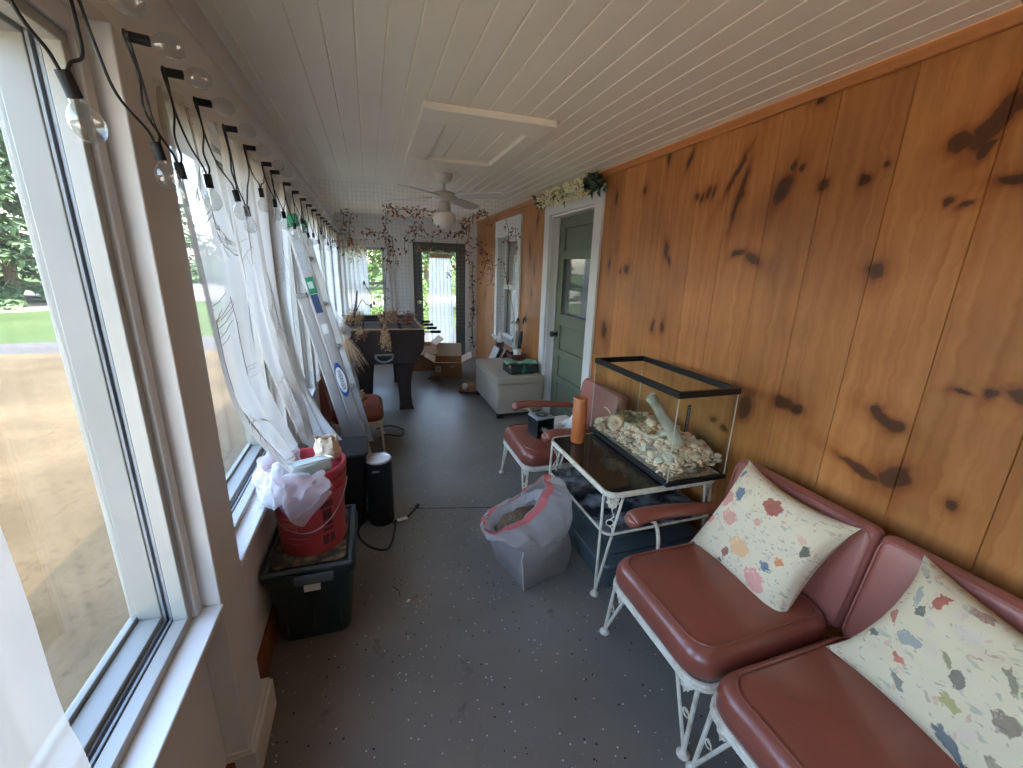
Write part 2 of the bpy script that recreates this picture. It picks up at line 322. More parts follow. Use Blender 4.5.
M['fanglass'] = pmat('frosted_white_glass', (222, 216, 204), (226, 221, 210), .3)
M['blackglass'] = pmat('black_table_glass', (38, 30, 28), (26, 22, 22), .07, scale=3)
M['marble'] = pmat('dark_marbled_glass', (44, 48, 54), (150, 152, 156), .12, scale=9, detail=4, contrast=(.46, .66))
M['terracotta'] = pmat('orange_brown_wood', (176, 98, 54), (190, 112, 64), .4, scale=6, stretch=(6, 6, .6))
M['shell_a'] = pmat('cream_shell', (238, 220, 194), (222, 194, 162), .5, scale=60, bump=.2)
M['shell_b'] = pmat('peach_shell', (226, 184, 148), (236, 210, 180), .5, scale=45, bump=.2)
M['shell_c'] = pmat('grey_white_shell', (230, 218, 198), (208, 192, 170), .5, scale=50, bump=.2)
M['shell_d'] = pmat('rust_shell', (180, 122, 88), (220, 180, 144), .5, scale=30, bump=.2)
M['grit'] = pmat('shell_grit', (226, 204, 174), (172, 146, 120), .8, scale=70, contrast=(.4, .6), bump=.6, bscale=80)
M['drift'] = pmat('grey_driftwood', (196, 190, 172), (168, 162, 146), .75, scale=22, bump=.4)
M['succ'] = pmat('dried_succulent_green', (128, 122, 78), (166, 156, 110), .7, scale=20)
M['bag'] = sheer('white_bin_liner', (224, 222, 220), .52, .4)
M['film'] = sheer('clear_bag_film', (240, 240, 243), .36, .4)
M['redband'] = sheer('red_drawstring', (218, 118, 120), .8, .35)
M['pellet'] = pmat('grey_brown_pellets', (128, 108, 84), (84, 72, 60), .9, scale=90, contrast=(.4, .6), bump=.8, bscale=120)
M['palegreen'] = pmat('pale_green_plastic', (176, 196, 186), (186, 204, 195), .35)
M['leaf'] = pmat('dark_green_leaf', (46, 66, 50), (66, 88, 62), .55, scale=14)
M['bloom'] = pmat('cream_blossom', (244, 238, 204), (228, 222, 176), .7, scale=30)
M['umb'] = pmat('dark_umbrella_handle', (34, 28, 28), (44, 36, 34), .35)
M['maroon'] = pmat('maroon_pot', (92, 56, 54), (102, 64, 60), .5)
M['totebag'] = pmat('dark_print_bag', (30, 40, 42), (60, 66, 62), .7, scale=22, contrast=(.45, .6))
M['baggreen'] = pmat('bright_green_cloth', (24, 128, 92), (34, 140, 102), .7)
M['bagtop'] = pmat('green_white_cloth', (150, 178, 158), (70, 130, 100), .8, scale=18)
M['orange'] = pmat('orange_print', (220, 140, 60), (214, 120, 56), .7)
M['paper'] = pmat('white_paper', (236, 234, 230), (228, 226, 221), .8)
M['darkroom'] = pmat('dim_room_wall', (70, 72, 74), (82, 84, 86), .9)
M['inner'] = pmat('pale_inner_curtain', (180, 178, 172), (192, 190, 184), .9, scale=6)
M['brass'] = pmat('pale_brass', (206, 196, 170), (196, 184, 152), .3, .8)
M['bark'] = pmat('tree_bark', (96, 82, 66), (118, 102, 84), .9, scale=12, bump=.5)
M['needle'] = pmat('spruce_needles', (74, 98, 62), (100, 122, 82), .8, scale=1.5)
M['foliage'] = pmat('summer_foliage', (86, 114, 52), (128, 150, 76), .8, scale=1.2)
M['foliage2'] = pmat('deep_foliage', (58, 84, 46), (88, 112, 62), .8, scale=1.2)
M['lawn'] = ground_mat('dry_lawn', (76, 65, 46), (94, 81, 59), (60, 51, 35), .9, 13, .5)
M['green'] = ground_mat('green_grass', (56, 70, 37), (66, 80, 44), (74, 80, 46), .3, 5, .4)
M['road'] = ground_mat('grey_gravel', (70, 69, 66), (78, 76, 72), (58, 57, 54), .8, 30, .3)
M['drive'] = ground_mat('pale_sand', (126, 119, 108), (134, 127, 116), (114, 104, 91), .5, 8, .2)
M['patio'] = ground_mat('pale_bounce_slab', (232, 214, 184), (240, 224, 196), (220, 200, 168), .5, 6, .2)  # very light so the added slab throws sunlight up through the windows
M['siding'] = pmat('house_siding', (220, 216, 208), (212, 208, 200), .7)

# ---------------------------------------------------------------- mesh helpers
class MB:
    def __init__(s): s.v = []; s.f = []; s.val = []; s.uv = None
    def add(s, vs, fs, val=0.5):
        o = len(s.v); s.v += [Vector(p) for p in vs]; s.f += [tuple(i + o for i in f) for f in fs]; s.val += [val] * len(fs); return s
    def box(s, c, d, rot=None, val=0.5):
        x, y, z = d[0] / 2, d[1] / 2, d[2] / 2
        vs = [Vector(q) for q in ((-x, -y, -z), (x, -y, -z), (x, y, -z), (-x, y, -z), (-x, -y, z), (x, -y, z), (x, y, z), (-x, y, z))]
        if rot is not None: vs = [rot @ q for q in vs]
        return s.add([q + Vector(c) for q in vs], [(0, 3, 2, 1), (4, 5, 6, 7), (0, 1, 5, 4), (1, 2, 6, 5), (2, 3, 7, 6), (3, 0, 4, 7)], val)
    def bb(s, x0, x1, y0, y1, z0, z1, val=0.5): return s.box(((x0 + x1) / 2, (y0 + y1) / 2, (z0 + z1) / 2), (abs(x1 - x0), abs(y1 - y0), abs(z1 - z0)), None, val)
    def rbox(s, c, d, r, seg=3, rot=None, crown=0, warp=None):
        bm = bmesh.new(); bmesh.ops.create_cube(bm, size=1)
        for v in bm.verts: v.co = Vector((v.co.x * d[0], v.co.y * d[1], v.co.z * d[2]))
        if crown or warp: bmesh.ops.subdivide_edges(bm, edges=bm.edges[:], cuts=5, use_grid_fill=True)
        sharp = [e for e in bm.edges if len(e.link_faces) == 2 and e.calc_face_angle(0) > .5]
        bmesh.ops.bevel(bm, geom=sharp, offset=r, segments=seg, profile=.5, affect='EDGES', clamp_overlap=True)
        for v in bm.verts:
            if crown and v.co.z > 0: v.co.z += crown * max(0, 1 - (2 * v.co.x / d[0]) ** 2) * max(0, 1 - (2 * v.co.y / d[1]) ** 2)
            if warp: v.co = warp(v.co)
        bm.verts.index_update()
        vs = [(rot @ v.co if rot is not None else v.co.copy()) + Vector(c) for v in bm.verts]
        fs = [[v.index for v in f.verts] for f in bm.faces]
        bm.free(); return s.add(vs, fs)
    def tube(s, pts, r, n=8, closed=False, caps=True):
        pts = [Vector(p) for p in pts]; m = len(pts)
        rs = r if isinstance(r, (list, tuple)) else [r] * m
        vs, fs = [], []; ref = None
        for i, p in enumerate(pts):
            a = pts[i - 1] if (i > 0 or closed) else p
            b = pts[(i + 1) % m] if (i < m - 1 or closed) else p
            t = (b - a)
            t = t.normalized() if t.length > 1e-9 else Vector((0, 0, 1))
            if ref is None: ref = t.orthogonal().normalized()
            ref = ref - t * ref.dot(t)
            ref = ref.normalized() if ref.length > 1e-6 else t.orthogonal().normalized()
            q = t.cross(ref)
            for k in range(n):
                an = 2 * pi * k / n; vs.append(p + (ref * cos(an) + q * sin(an)) * rs[i])
        for i in range(m if closed else m - 1):
            j = (i + 1) % m
            for k in range(n): fs.append((i * n + k, i * n + (k + 1) % n, j * n + (k + 1) % n, j * n + k))
        if caps and not closed: fs.append(tuple(range(n))[::-1]); fs.append(tuple((m - 1) * n + k for k in range(n)))
        return s.add(vs, fs)
    def lathe(s, prof, c=(0, 0, 0), n=20, mat=None, cap=True):
        vs, fs = [], []
        for (r, z) in prof:
            for k in range(n): vs.append(Vector((r * cos(2 * pi * k / n), r * sin(2 * pi * k / n), z)))
        for i in range(len(prof) - 1):
            for k in range(n): fs.append((i * n + k, i * n + (k + 1) % n, (i + 1) * n + (k + 1) % n, (i + 1) * n + k))
        if cap: fs.append(tuple(range(n))[::-1]); fs.append(tuple((len(prof) - 1) * n + k for k in range(n)))
        if mat is not None: vs = [mat @ v for v in vs]
        return s.add([v + Vector(c) for v in vs], fs)
    def ball(s, c, r, nu=10, nv=7, rot=None):
        if not isinstance(r, (tuple, list)): r = (r, r, r)
        vs = [Vector((0, 0, -r[2]))]; fs = []
        for j in range(1, nv):
            th = -pi / 2 + pi * j / nv
            for k in range(nu): vs.append(Vector((r[0] * cos(th) * cos(2 * pi * k / nu), r[1] * cos(th) * sin(2 * pi * k / nu), r[2] * sin(th))))
        vs.append(Vector((0, 0, r[2])))
        for k in range(nu): fs.append((0, 1 + (k + 1) % nu, 1 + k))
        for j in range(nv - 2):
            for k in range(nu):
                a = 1 + j * nu; b = a + nu; fs.append((a + k, a + (k + 1) % nu, b + (k + 1) % nu, b + k))
        a = 1 + (nv - 2) * nu
        for k in range(nu): fs.append((a + k, a + (k + 1) % nu, len(vs) - 1))
        if rot is not None: vs = [rot @ v for v in vs]
        return s.add([v + Vector(c) for v in vs], fs)
    def grid(s, fn, nu, nv, wrap=False, uv=False):
        vs = [Vector(fn(i / nu, j / nv)) for j in range(nv + 1) for i in range(nu + (0 if wrap else 1))]
        w = nu if wrap else nu + 1; fs = []
        for j in range(nv):
            for i in range(nu): fs.append((j * w + i, j * w + (i + 1) % w, (j + 1) * w + (i + 1) % w, (j + 1) * w + i))
        return s.add(vs, fs)
    def prism(s, poly, fn, d):
        """poly: 2-D outline; fn(a,b,t) -> point, extruded between t=0 and t=d"""
        n = len(poly); vs = [fn(a, b, 0) for a, b in poly] + [fn(a, b, d) for a, b in poly]
        fs = [tuple(range(n))[::-1], tuple(range(n, 2 * n))] + [(i, (i + 1) % n, n + (i + 1) % n, n + i) for i in range(n)]
        return s.add(vs, fs)
    def leaf(s, c, d, up, L, w):
        c = Vector(c); d = Vector(d).normalized(); u = Vector(up); u = u - d * u.dot(d)
        u = u.normalized() if u.length > 1e-6 else d.orthogonal().normalized()
        q = d.cross(u)
        vs = [c, c + d * L * .45 + q * w / 2 + u * L * .08, c + d * L, c + d * L * .45 - q * w / 2 + u * L * .08, c + d * L * .5 - u * L * .02]
        return s.add(vs, [(0, 4, 1), (4, 2, 1), (0, 3, 4), (4, 3, 2)])
    def build(s, name, mat, parent=None, smooth=True, label=None, origin=None, bevel=0, solid=0, kind=None, angle=40, subsurf=0):
        root = parent
        while root is not None and root.parent is not None: root = root.parent
        if origin is None and root is None:
            n = max(1, len(s.v)); lo = min(v.z for v in s.v)
            xs = [v.x for v in s.v]; ys = [v.y for v in s.v]
            origin = Vector(((min(xs) + max(xs)) / 2, (min(ys) + max(ys)) / 2, lo))
        o = Vector(origin) if origin is not None else Vector(root['_o'])
        me = bpy.data.meshes.new(name); me.from_pydata([v - o for v in s.v], [], s.f); me.update()
        a = me.attributes.new('v', 'FLOAT', 'FACE'); a.data.foreach_set('value', s.val)
        bm = bmesh.new(); bm.from_mesh(me); bmesh.ops.recalc_face_normals(bm, faces=bm.faces[:]); bm.to_mesh(me); bm.free()
        if smooth:
            me.polygons.foreach_set('use_smooth', [True] * len(me.polygons))
            try: me.set_sharp_from_angle(angle=radians(angle))
            except Exception: pass
        if s.uv is not None:
            ul = me.uv_layers.new(name='UVMap')
            for lp in me.loops: ul.data[lp.index].uv = s.uv[lp.vertex_index]
        me.materials.append(mat)
        ob = bpy.data.objects.new(name, me); COL.objects.link(ob)
        if parent is None: ob.location = o
        else: ob.parent = parent
        if bevel:
            b = ob.modifiers.new('bevel', 'BEVEL'); b.width = bevel; b.segments = 2; b.limit_method = 'ANGLE'
        if subsurf:
            b = ob.modifiers.new('subsurf', 'SUBSURF'); b.levels = subsurf; b.render_levels = subsurf
        if solid:
            b = ob.modifiers.new('solid', 'SOLIDIFY'); b.thickness = solid; b.offset = 0
        if label: ob['label'] = label
        if kind: ob['kind'] = kind
        return ob
def thing(name, label, cat, loc=(0, 0, 0), group=None, kind=None):
    o = bpy.data.objects.new(name, None); COL.objects.link(o); o.location = loc; o['_o'] = tuple(loc)
    o.empty_display_size = .05
    o['label'] = label; o['category'] = cat
    if group: o['group'] = group
    if kind: o['kind'] = kind
    return o
def tag(o, label, cat, group=None, kind=None):
    o['label'] = label; o['category'] = cat
    if group: o['group'] = group
    if kind: o['kind'] = kind
    return o
def struct(o, label=None):
    o['kind'] = 'structure'
    if label: o['label'] = label
    return o
def place(root, loc, rz=0.0): root.location = loc; root.rotation_euler = (0, 0, rz)
def curve_pts(pts, n=8):
    """Catmull-Rom through the points"""
    P = [Vector(p) for p in pts]; out = []
    for i in range(len(P) - 1):
        p0, p1, p2, p3 = P[max(i - 1, 0)], P[i], P[i + 1], P[min(i + 2, len(P) - 1)]
        for k in range(n):
            t = k / n
            out.append(.5 * ((2 * p1) + (p2 - p0) * t + (2 * p0 - 5 * p1 + 4 * p2 - p3) * t * t + (3 * p1 - p0 - 3 * p2 + p3) * t ** 3))
    out.append(P[-1]); return out
def lerp_poly(pts, t):
    x = t * (len(pts) - 1); i = min(int(x), len(pts) - 2); f = x - i
    return Vector(pts[i]).lerp(Vector(pts[i + 1]), f)
def rnd(a, b): return random.uniform(a, b)

# ================================================================ SETTING
XL, XR, YE, YB, ZC = -0.47, 1.69, 6.95, -2.2, 2.21
m = MB(); m.bb(-.62, 1.72, YB, YE + .15, -.12, 0); struct(m.build('floor', M['floor']))
# thin expansion crack across the slab is a raised hairline of filler
m = MB(); m.tube([atZ(410, 508.5, .0005), atZ(450, 508, .0005), atZ(520, 507, .0005), (1.69, 2.2, .0005)], .0022, 5)
struct(m.build('trim_9', M['rubber']))
# ceiling boards
m = MB(); seam = [-.62] + [-.382 + .0955 * k for k in range(-1, 22)] + [1.72]
seam = [s for s in seam if s <= 1.72]
for a, b in zip(seam[:-1], seam[1:]):
    if b - a > .01: m.bb(a + .002, b - .002, YB, YE + .1, ZC, ZC + .012)
m.bb(-.62, 1.72, YB, YE + .1, ZC + .0121, ZC + .03)
struct(m.build('ceiling', M['ceil'], bevel=.0025))
# attic hatch with raised frame
h = thing('ceiling_hatch', 'white boarded attic hatch with raised frame in the ceiling near the fan', 'hatch', (.6, 2.65, ZC), kind='structure')
m = MB(); z0, z1 = ZC - .032, ZC - .0005
m.bb(.27, .92, 2.14, 2.33, z0, z1); m.bb(.27, .92, 3.09, 3.22, z0, z1); m.bb(.27, .40, 2.331, 3.089, z0, z1); m.bb(.83, .92, 2.331, 3.089, z0, z1)
m.build('frame', M['ceil'], h, bevel=.004)
m = MB()
for k in range(4): m.bb(.401 + k * .107, .401 + (k + 1) * .107 - .004, 2.332, 3.088, ZC - .012, ZC - .001)
m.build('panel', M['ceil'], h, bevel=.002)
# right wall: pine boards
m = MB(); ys = [YB + .22 * k for k in range(10)] + [.05, .31, .57, .81, 1.06, 1.30, 1.53, 1.77, 1.99, 2.28, 2.48, 2.71, 2.96, 3.06, 3.95, 4.16, 4.33, 4.52, 4.70, 4.86, 5.05, 5.25, 5.47, 5.70, 5.85, 6.03, 6.22, 6.42, 6.6, 6.79, YE]
ys = sorted(y for y in ys)
def hole(y): return (0, 2.0) if 3.06 < y < 3.95 else (.57, 1.9) if 4.86 < y < 5.70 else None
for a, b in zip(ys[:-1], ys[1:]):
    hl = hole((a + b) / 2); val = random.random()
    for z0, z1 in ([(0, ZC)] if hl is None else [(0, hl[0]), (hl[1], ZC)]):
        if z1 - z0 > .01: m.bb(XR, XR + .02, a + .0007, b - .0007, z0, z1, val)
struct(m.build('wall_right', M['pine'], bevel=.003))
m = MB()
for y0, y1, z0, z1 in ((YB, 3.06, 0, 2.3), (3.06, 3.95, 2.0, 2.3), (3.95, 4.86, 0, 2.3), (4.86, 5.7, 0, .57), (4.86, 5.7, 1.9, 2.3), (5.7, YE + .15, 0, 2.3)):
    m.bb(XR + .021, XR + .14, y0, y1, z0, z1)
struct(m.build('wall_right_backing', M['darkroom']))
m = MB(); m.bb(XR - .022, XR - .0005, YB, YE, ZC - .045, ZC - .0005); struct(m.build('trim_1', M['pinetrim'], bevel=.006))
# dim rooms of the house behind the window and door
m = MB()
def room(x0, x1, y0, y1, z0, z1):
    m.bb(x1, x1 + .05, y0, y1, z0, z1); m.bb(x0, x1, y0 - .05, y0, z0, z1); m.bb(x0, x1, y1, y1 + .05, z0, z1); m.bb(x0, x1, y0, y1, z0 - .05, z0); m.bb(x0, x1, y0, y1, z1, z1 + .05)
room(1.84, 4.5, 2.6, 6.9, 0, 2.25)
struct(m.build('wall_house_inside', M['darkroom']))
# near wall behind the camera
m = MB(); m.bb(-.62, 1.72, YB - .1, YB, 0, 2.3); struct(m.build('wall_near', M['wall']))
# left wall: sill wall, header, piers
WINY = [(.235 + 1.03 * k, 1.03 + 1.03 * k) for k in range(-2, 6)]
ZS, ZH = .645, 1.86
m = MB(); m.bb(-.578, XL, YB, YE + .15, 0, ZS - .02); m.bb(-.578, XL, YB, YE + .15, ZH, 2.3)
prev = YB
for a, b in WINY: m.bb(-.578, XL, prev, a, ZS - .02, ZH); prev = b
m.bb(-.578, XL, prev, YE + .15, ZS - .02, ZH)
struct(m.build('wall_left', M['wall']))
m = MB(); 
for (a, b), (c, d) in zip(WINY[:-1], WINY[1:]): m.bb(XL, -.412, b + .035, c - .025, 0.0, 1.9)
struct(m.build('trim_2', M['trim'], bevel=.003))
m = MB()
for (a, b), (c, d) in zip(WINY[:-1], WINY[1:]):
    m.bb(XL, -.395, b + .03, c + .035, 0, .115); m.bb(XL, -.403, b + .032, c + .03, .115, .13)
struct(m.build('trim_3', M['trim'], bevel=.003))
m = MB()
for (a, b), (c, d) in zip(WINY[:-1], WINY[1:]): m.bb(XL, -.452, a - .035, a - .002, ZS, 1.9); m.bb(XL, -.452, b + .002, b + .034, ZS, 1.9)
m.bb(XL, -.44, YB, YE, 1.9, 1.93); m.bb(XL, -.455, YB, YE, 1.862, 1.9)
struct(m.build('trim_4', M['trim'], bevel=.003))
m = MB()
m.prism([(0, -.06), (.014, -.06), (.03, -.02), (.04, 0), (0, 0)], lambda a, b, t: Vector((XL + a, YB + t, ZC + b - .0005)), YE - YB)
struct(m.build('trim_5', M['trim']))
m = MB()
pa = [YB] + [c + .036 for (a, b), (c, d) in zip(WINY[:-1], WINY[1:])]
pb = [b + .029 for (a, b), (c, d) in zip(WINY[:-1], WINY[1:])] + [YE]
for a, b in zip(pa, pb): m.bb(XL, -.448, a, b, 0, .105)
struct(m.build('baseboard_left', M['base'], bevel=.003))
m = MB(); m.bb(XR - .018, XR - .0005, YB, 2.93, 0, .1); m.bb(XR - .018, XR - .0005, 4.08, YE, 0, .1); struct(m.build('baseboard_right', M['pinetrim'], bevel=.003))
for i, (a, b) in enumerate(WINY):
    w = thing('window_%d' % (i + 1), 'white vinyl porch window overlooking the dry lawn', 'window', (XL, (a + b) / 2, ZS), kind='structure')
    m = MB()
    for x0, x1, t, nm_, mt_ in ((-.492, -.462, .02, 'window_frame', 'vinylwin'), (-.56, -.513, .016, 'storm_frame', 'storm')):
        m = MB(); m.bb(x0, x1, a, a + t, ZS, ZH); m.bb(x0, x1, b - t, b, ZS, ZH); m.bb(x0, x1, a + t, b - t, ZH - t, ZH); m.bb(x0, x1, a + t, b - t, ZS - .018, ZS + (.02 if x0 > -.5 else .035))
        m.build(nm_, M[mt_], w, bevel=.002)
    m = MB()
    for x0, x1 in ((-.512, -.507), (-.500, -.495)):
        m.bb(x0, x1, a, a + .014, ZS, ZH); m.bb(x0, x1, b - .014, b, ZS, ZH); m.bb(x0, x1, a, b, ZS - .018, ZS + .022)
    m.bb(-.513, -.492, a, b, ZS - .018, ZS + .006); m.bb(-.513, -.492, a, a + .004, ZS, ZH); m.bb(-.513, -.492, b - .004, b, ZS, ZH); m.bb(-.513, -.492, a, b, ZH - .006, ZH)
    m.build('window_track', M['track'], w)
    m = MB()
    for yy0, yy1, zz0, zz1 in ((a, a + .008, ZS, ZH), (b - .008, b, ZS, ZH), (a, b, ZS - .01, ZS + .045), (a, b, ZH - .02, ZH)): m.bb(-.577, -.561, yy0, yy1, zz0, zz1)
    m.build('sash', M['storm'], w, bevel=.002)
    m = MB(); m.bb(-.572, -.569, a + .008, b - .008, ZS + .04, ZH - .02); m.build('pane', M['pane'], w)
    m = MB(); m.bb(-.47, -.405, a - .03, b + .034, ZS - .022, ZS); m.bb(XL, -.455, a - .03, b + .034, ZS - .08, ZS - .022)
    m.build('sill', M['trim'], w, bevel=.003)
# end wall with window and door openings
m = MB()
for x0, x1, z0, z1 in ((-.62, -.38, 0, 2.3), (-.38, .23, 0, .68), (-.38, .23, 1.75, 2.3), (.23, .66, 0, 2.3), (.66, 1.5, 1.86, 2.3), (1.5, 1.72, 0, 2.3)):
    m.bb(x0, x1, YE, YE + .14, z0, z1)
struct(m.build('wall_far', M['wall']))
w = thing('window_9', 'bright window on the far wall half covered by a sheer curtain', 'window', (-.08, YE, .68), kind='structure')
m = MB()
m.bb(-.45, -.38, YE - .02, YE, .62, 1.83); m.bb(.23, .30, YE - .02, YE, .62, 1.83); m.bb(-.45, .30, YE - .02, YE, 1.75, 1.83); m.bb(-.45, .30, YE - .05, YE, .64, .68)
m.build('window_frame', M['trim'], w, bevel=.003)
m = MB()
for x0, x1, z0, z1 in ((-.38, -.34, .68, 1.75), (.19, .23, .68, 1.75), (-.38, .23, .68, .72), (-.38, .23, 1.71, 1.75), (-.38, .23, 1.2, 1.235)): m.bb(x0, x1, YE + .04, YE + .08, z0, z1)
m.build('sash', M['vinylwin'], w, bevel=.002)
m = MB(); m.bb(-.34, .19, YE + .058, YE + .061, .72, 1.71); m.build('pane', M['pane'], w)
m = MB()
m.bb(.57, .66, YE - .022, YE, 0, 1.95); m.bb(1.5, 1.59, YE - .022, YE, 0, 1.95); m.bb(.57, 1.59, YE - .024, YE, 1.86, 1.95)
struct(m.build('trim_6', M['trim'], bevel=.003))
d = thing('door_2', 'grey green glazed door at the far end of the porch', 'door', (1.08, YE + .03, 0), kind='structure')
m = MB()
for x0, x1, z0, z1 in ((.662, .80, 0.02, 1.858), (1.34, 1.498, 0.02, 1.858), (.80, 1.34, 1.715, 1.858), (.80, 1.34, .02, .2)): m.bb(x0, x1, YE + .02, YE + .06, z0, z1)
m.build('door_frame', M['enddoor'], d, bevel=.003)
m = MB(); m.bb(.8, 1.34, YE + .038, YE + .042, .2, 1.715); m.build('pane', M['pane'], d)
m = MB(); m.lathe([(.0, 0), (.03, .0), (.03, .006), (.012, .01), (.012, .03), (.027, .04), (.03, .055), (.02, .068), (0, .07)], (.735, YE + .02, .93), 14, Matrix.Rotation(radians(90), 3, 'X'), cap=False); m.build('door_knob', M['brass'], d)
# right door: deep white jamb, green panelled slab
m = MB()
m.bb(XR - .024, XR - .0005, 2.95, 3.07, 0, 2.0); m.bb(XR - .024, XR - .0005, 3.94, 4.06, 0, 2.0); m.bb(XR - .026, XR - .0005, 2.95, 4.06, 2.0, 2.125)
m.bb(XR, XR + .14, 3.06, 3.08, 0, 2.0); m.bb(XR, XR + .14, 3.93, 3.95, 0, 2.0); m.bb(XR, XR + .14, 3.08, 3.93, 1.98, 2.0)
m.bb(XR + .07, XR + .085, 3.08, 3.095, 0, 1.98); m.bb(XR + .07, XR + .085, 3.915, 3.93, 0, 1.98)
struct(m.build('trim_7', M['trim'], bevel=.003))
d = thing('door_1', 'sage green panelled door with a single glass light set in pine wall', 'door', (1.79, 3.5, 0), kind='structure')
m = MB(); y0, y1 = 3.082, 3.928; X0 = XR + .088
m.bb(X0, X0 + .04, y0, y0 + .12, .01, 1.978); m.bb(X0, X0 + .04, y1 - .12, y1, .01, 1.978)
rails = [(.01, .16), (.38, .45), (.66, .73), (.97, 1.08), (1.60, 1.68), (1.88, 1.978)]
for a, b in rails: m.bb(X0, X0 + .04, y0 + .12, y1 - .12, a, b)
m.build('door_frame', M['greendoor'], d, bevel=.004)
m = MB()
for a, b in ((.16, .38), (.45, .66), (.73, .97), (1.68, 1.88)): m.bb(X0 + .016, X0 + .028, y0 + .12, y1 - .12, a, b)
m.build('door_panel', M['greendoor'], d, bevel=.003)
m = MB(); m.bb(X0 + .018, X0 + .022, y0 + .12, y1 - .12, 1.08, 1.60); m.build('pane', M['pane'], d)
m = MB(); m.bb(X0 + .03, X0 + .034, y0 + .12, y1 - .12, 1.08, 1.60); m.build('dark_backing', M['darkroom'], d)  # dark sheet behind the glass, its colour standing in for the unlit interior
m = MB(); m.lathe([(0, 0), (.03, 0), (.03, .006), (.011, .01), (.011, .032), (.026, .042), (.03, .056), (.02, .068), (0, .07)], (X0, 3.865, .87), 14, Matrix.Rotation(radians(-90), 3, 'Y'), cap=False); m.build('door_knob', M['blackplastic'], d)
# right sash window
w = thing('window_10', 'white trimmed sash window in the pine wall', 'window', (XR, 5.28, .55), kind='structure')
m = MB()
m.bb(XR - .024, XR - .0005, 4.76, 4.87, .5, 1.89); m.bb(XR - .024, XR - .0005, 5.69, 5.80, .5, 1.89); m.bb(XR - .026, XR - .0005, 4.76, 5.80, 1.89, 2.1)
m.bb(XR, XR + .13, 4.86, 4.875, .57, 1.9); m.bb(XR, XR + .13, 5.685, 5.70, .57, 1.9); m.bb(XR, XR + .13, 4.875, 5.685, 1.885, 1.9)
m.build('window_frame', M['trim'], w, bevel=.003)
m = MB(); m.bb(XR - .05, XR + .13, 4.74, 5.82, .545, .572); m.build('sill', M['trim'], w, bevel=.003)
m = MB()
for z0, z1, x in ((.572, 1.27, .085), (1.24, 1.885, .1)):
    for a, b, c, e in ((4.875, 4.92, z0, z1), (5.64, 5.685, z0, z1), (4.92, 5.64, z0, z0 + .05), (4.92, 5.64, z1 - .045, z1)): m.bb(XR + x - .014, XR + x + .014, a, b, c, e)
m.build('sash', M['trim'], w, bevel=.002)
m = MB(); m.bb(XR + .084, XR + .086, 4.92, 5.64, .62, 1.23); m.bb(XR + .099, XR + .101, 4.92, 5.64, 1.28, 1.84); m.build('pane', M['pane'], w)
m = MB()
m.grid(lambda u, v: (XR + .16 + .012 * sin(u * 60), 4.84 + u * .88, .55 + v * 1.4), 90, 2)
m.build('curtain', M['inner'], w, solid=.002)
# roof of the porch and house, eave over the windows
m = MB(); m.bb(-.78, 6, YB - .3, YE + .3, 2.31, 2.42); struct(m.build('roof', M['siding']))
m = MB(); m.bb(-.60, -.579, YB, YE + .15, -.8, ZS - .03); m.bb(-.60, -.579, YB, YE + .15, ZH + .02, 2.31); struct(m.build('wall_outside', M['siding']))

# ---------------------------------------------------------------- outdoors
G = -.7
def slab(name, poly, z, mat, label):
    mm = MB(); mm.prism(poly, lambda a, b, t: Vector((a, b, z - .3 + t)), .3)
    o = mm.build(name, mat, smooth=False); struct(o, label); return o
slab('ground', [(-140, -60), (120, -60), (120, 220), (-140, 220)], G - .02, M['green'], 'wide green grass')
slab('lawn', [(-60, -40), (20, -40), (20, -2.9), (3, -2.9), (3, 9.0), (-.5, 12.2), (-4, 12.1), (-8.2, 12.3), (-14, 11.6), (-60, 8)], G, M['lawn'], 'dry tan lawn beside the porch')
slab('patio', [(-9, -14), (9, -14), (9, -2.7), (-.9, -2.7), (-.9, -1.7), (-9, -1.7)], G + .01, M['patio'], 'unseen pale slab added outside behind the viewer to bounce sunlight indoors')  # never in view; added to bounce daylight onto the ceiling
slab('path', [(-60, 8.02), (-14, 11.62), (-8.2, 12.32), (-4, 12.12), (-.5, 12.22), (3, 9.02), (9, 8.6), (9, 14.5), (-.5, 14.6), (-5, 14.5), (-9, 13.8), (-14, 13.2), (-60, 9.6)], G - .005, M['road'], 'grey gravel path across the lawn')
slab('driveway', [(-70, 19.2), (-13, 21.5), (-9, 27.2), (-3, 29), (-.5, 24), (20, 23), (20, 31), (0, 34), (-15, 46), (-21, 35.5), (-80, 32)], G - .006, M['drive'], 'pale sandy driveway beyond the grass')
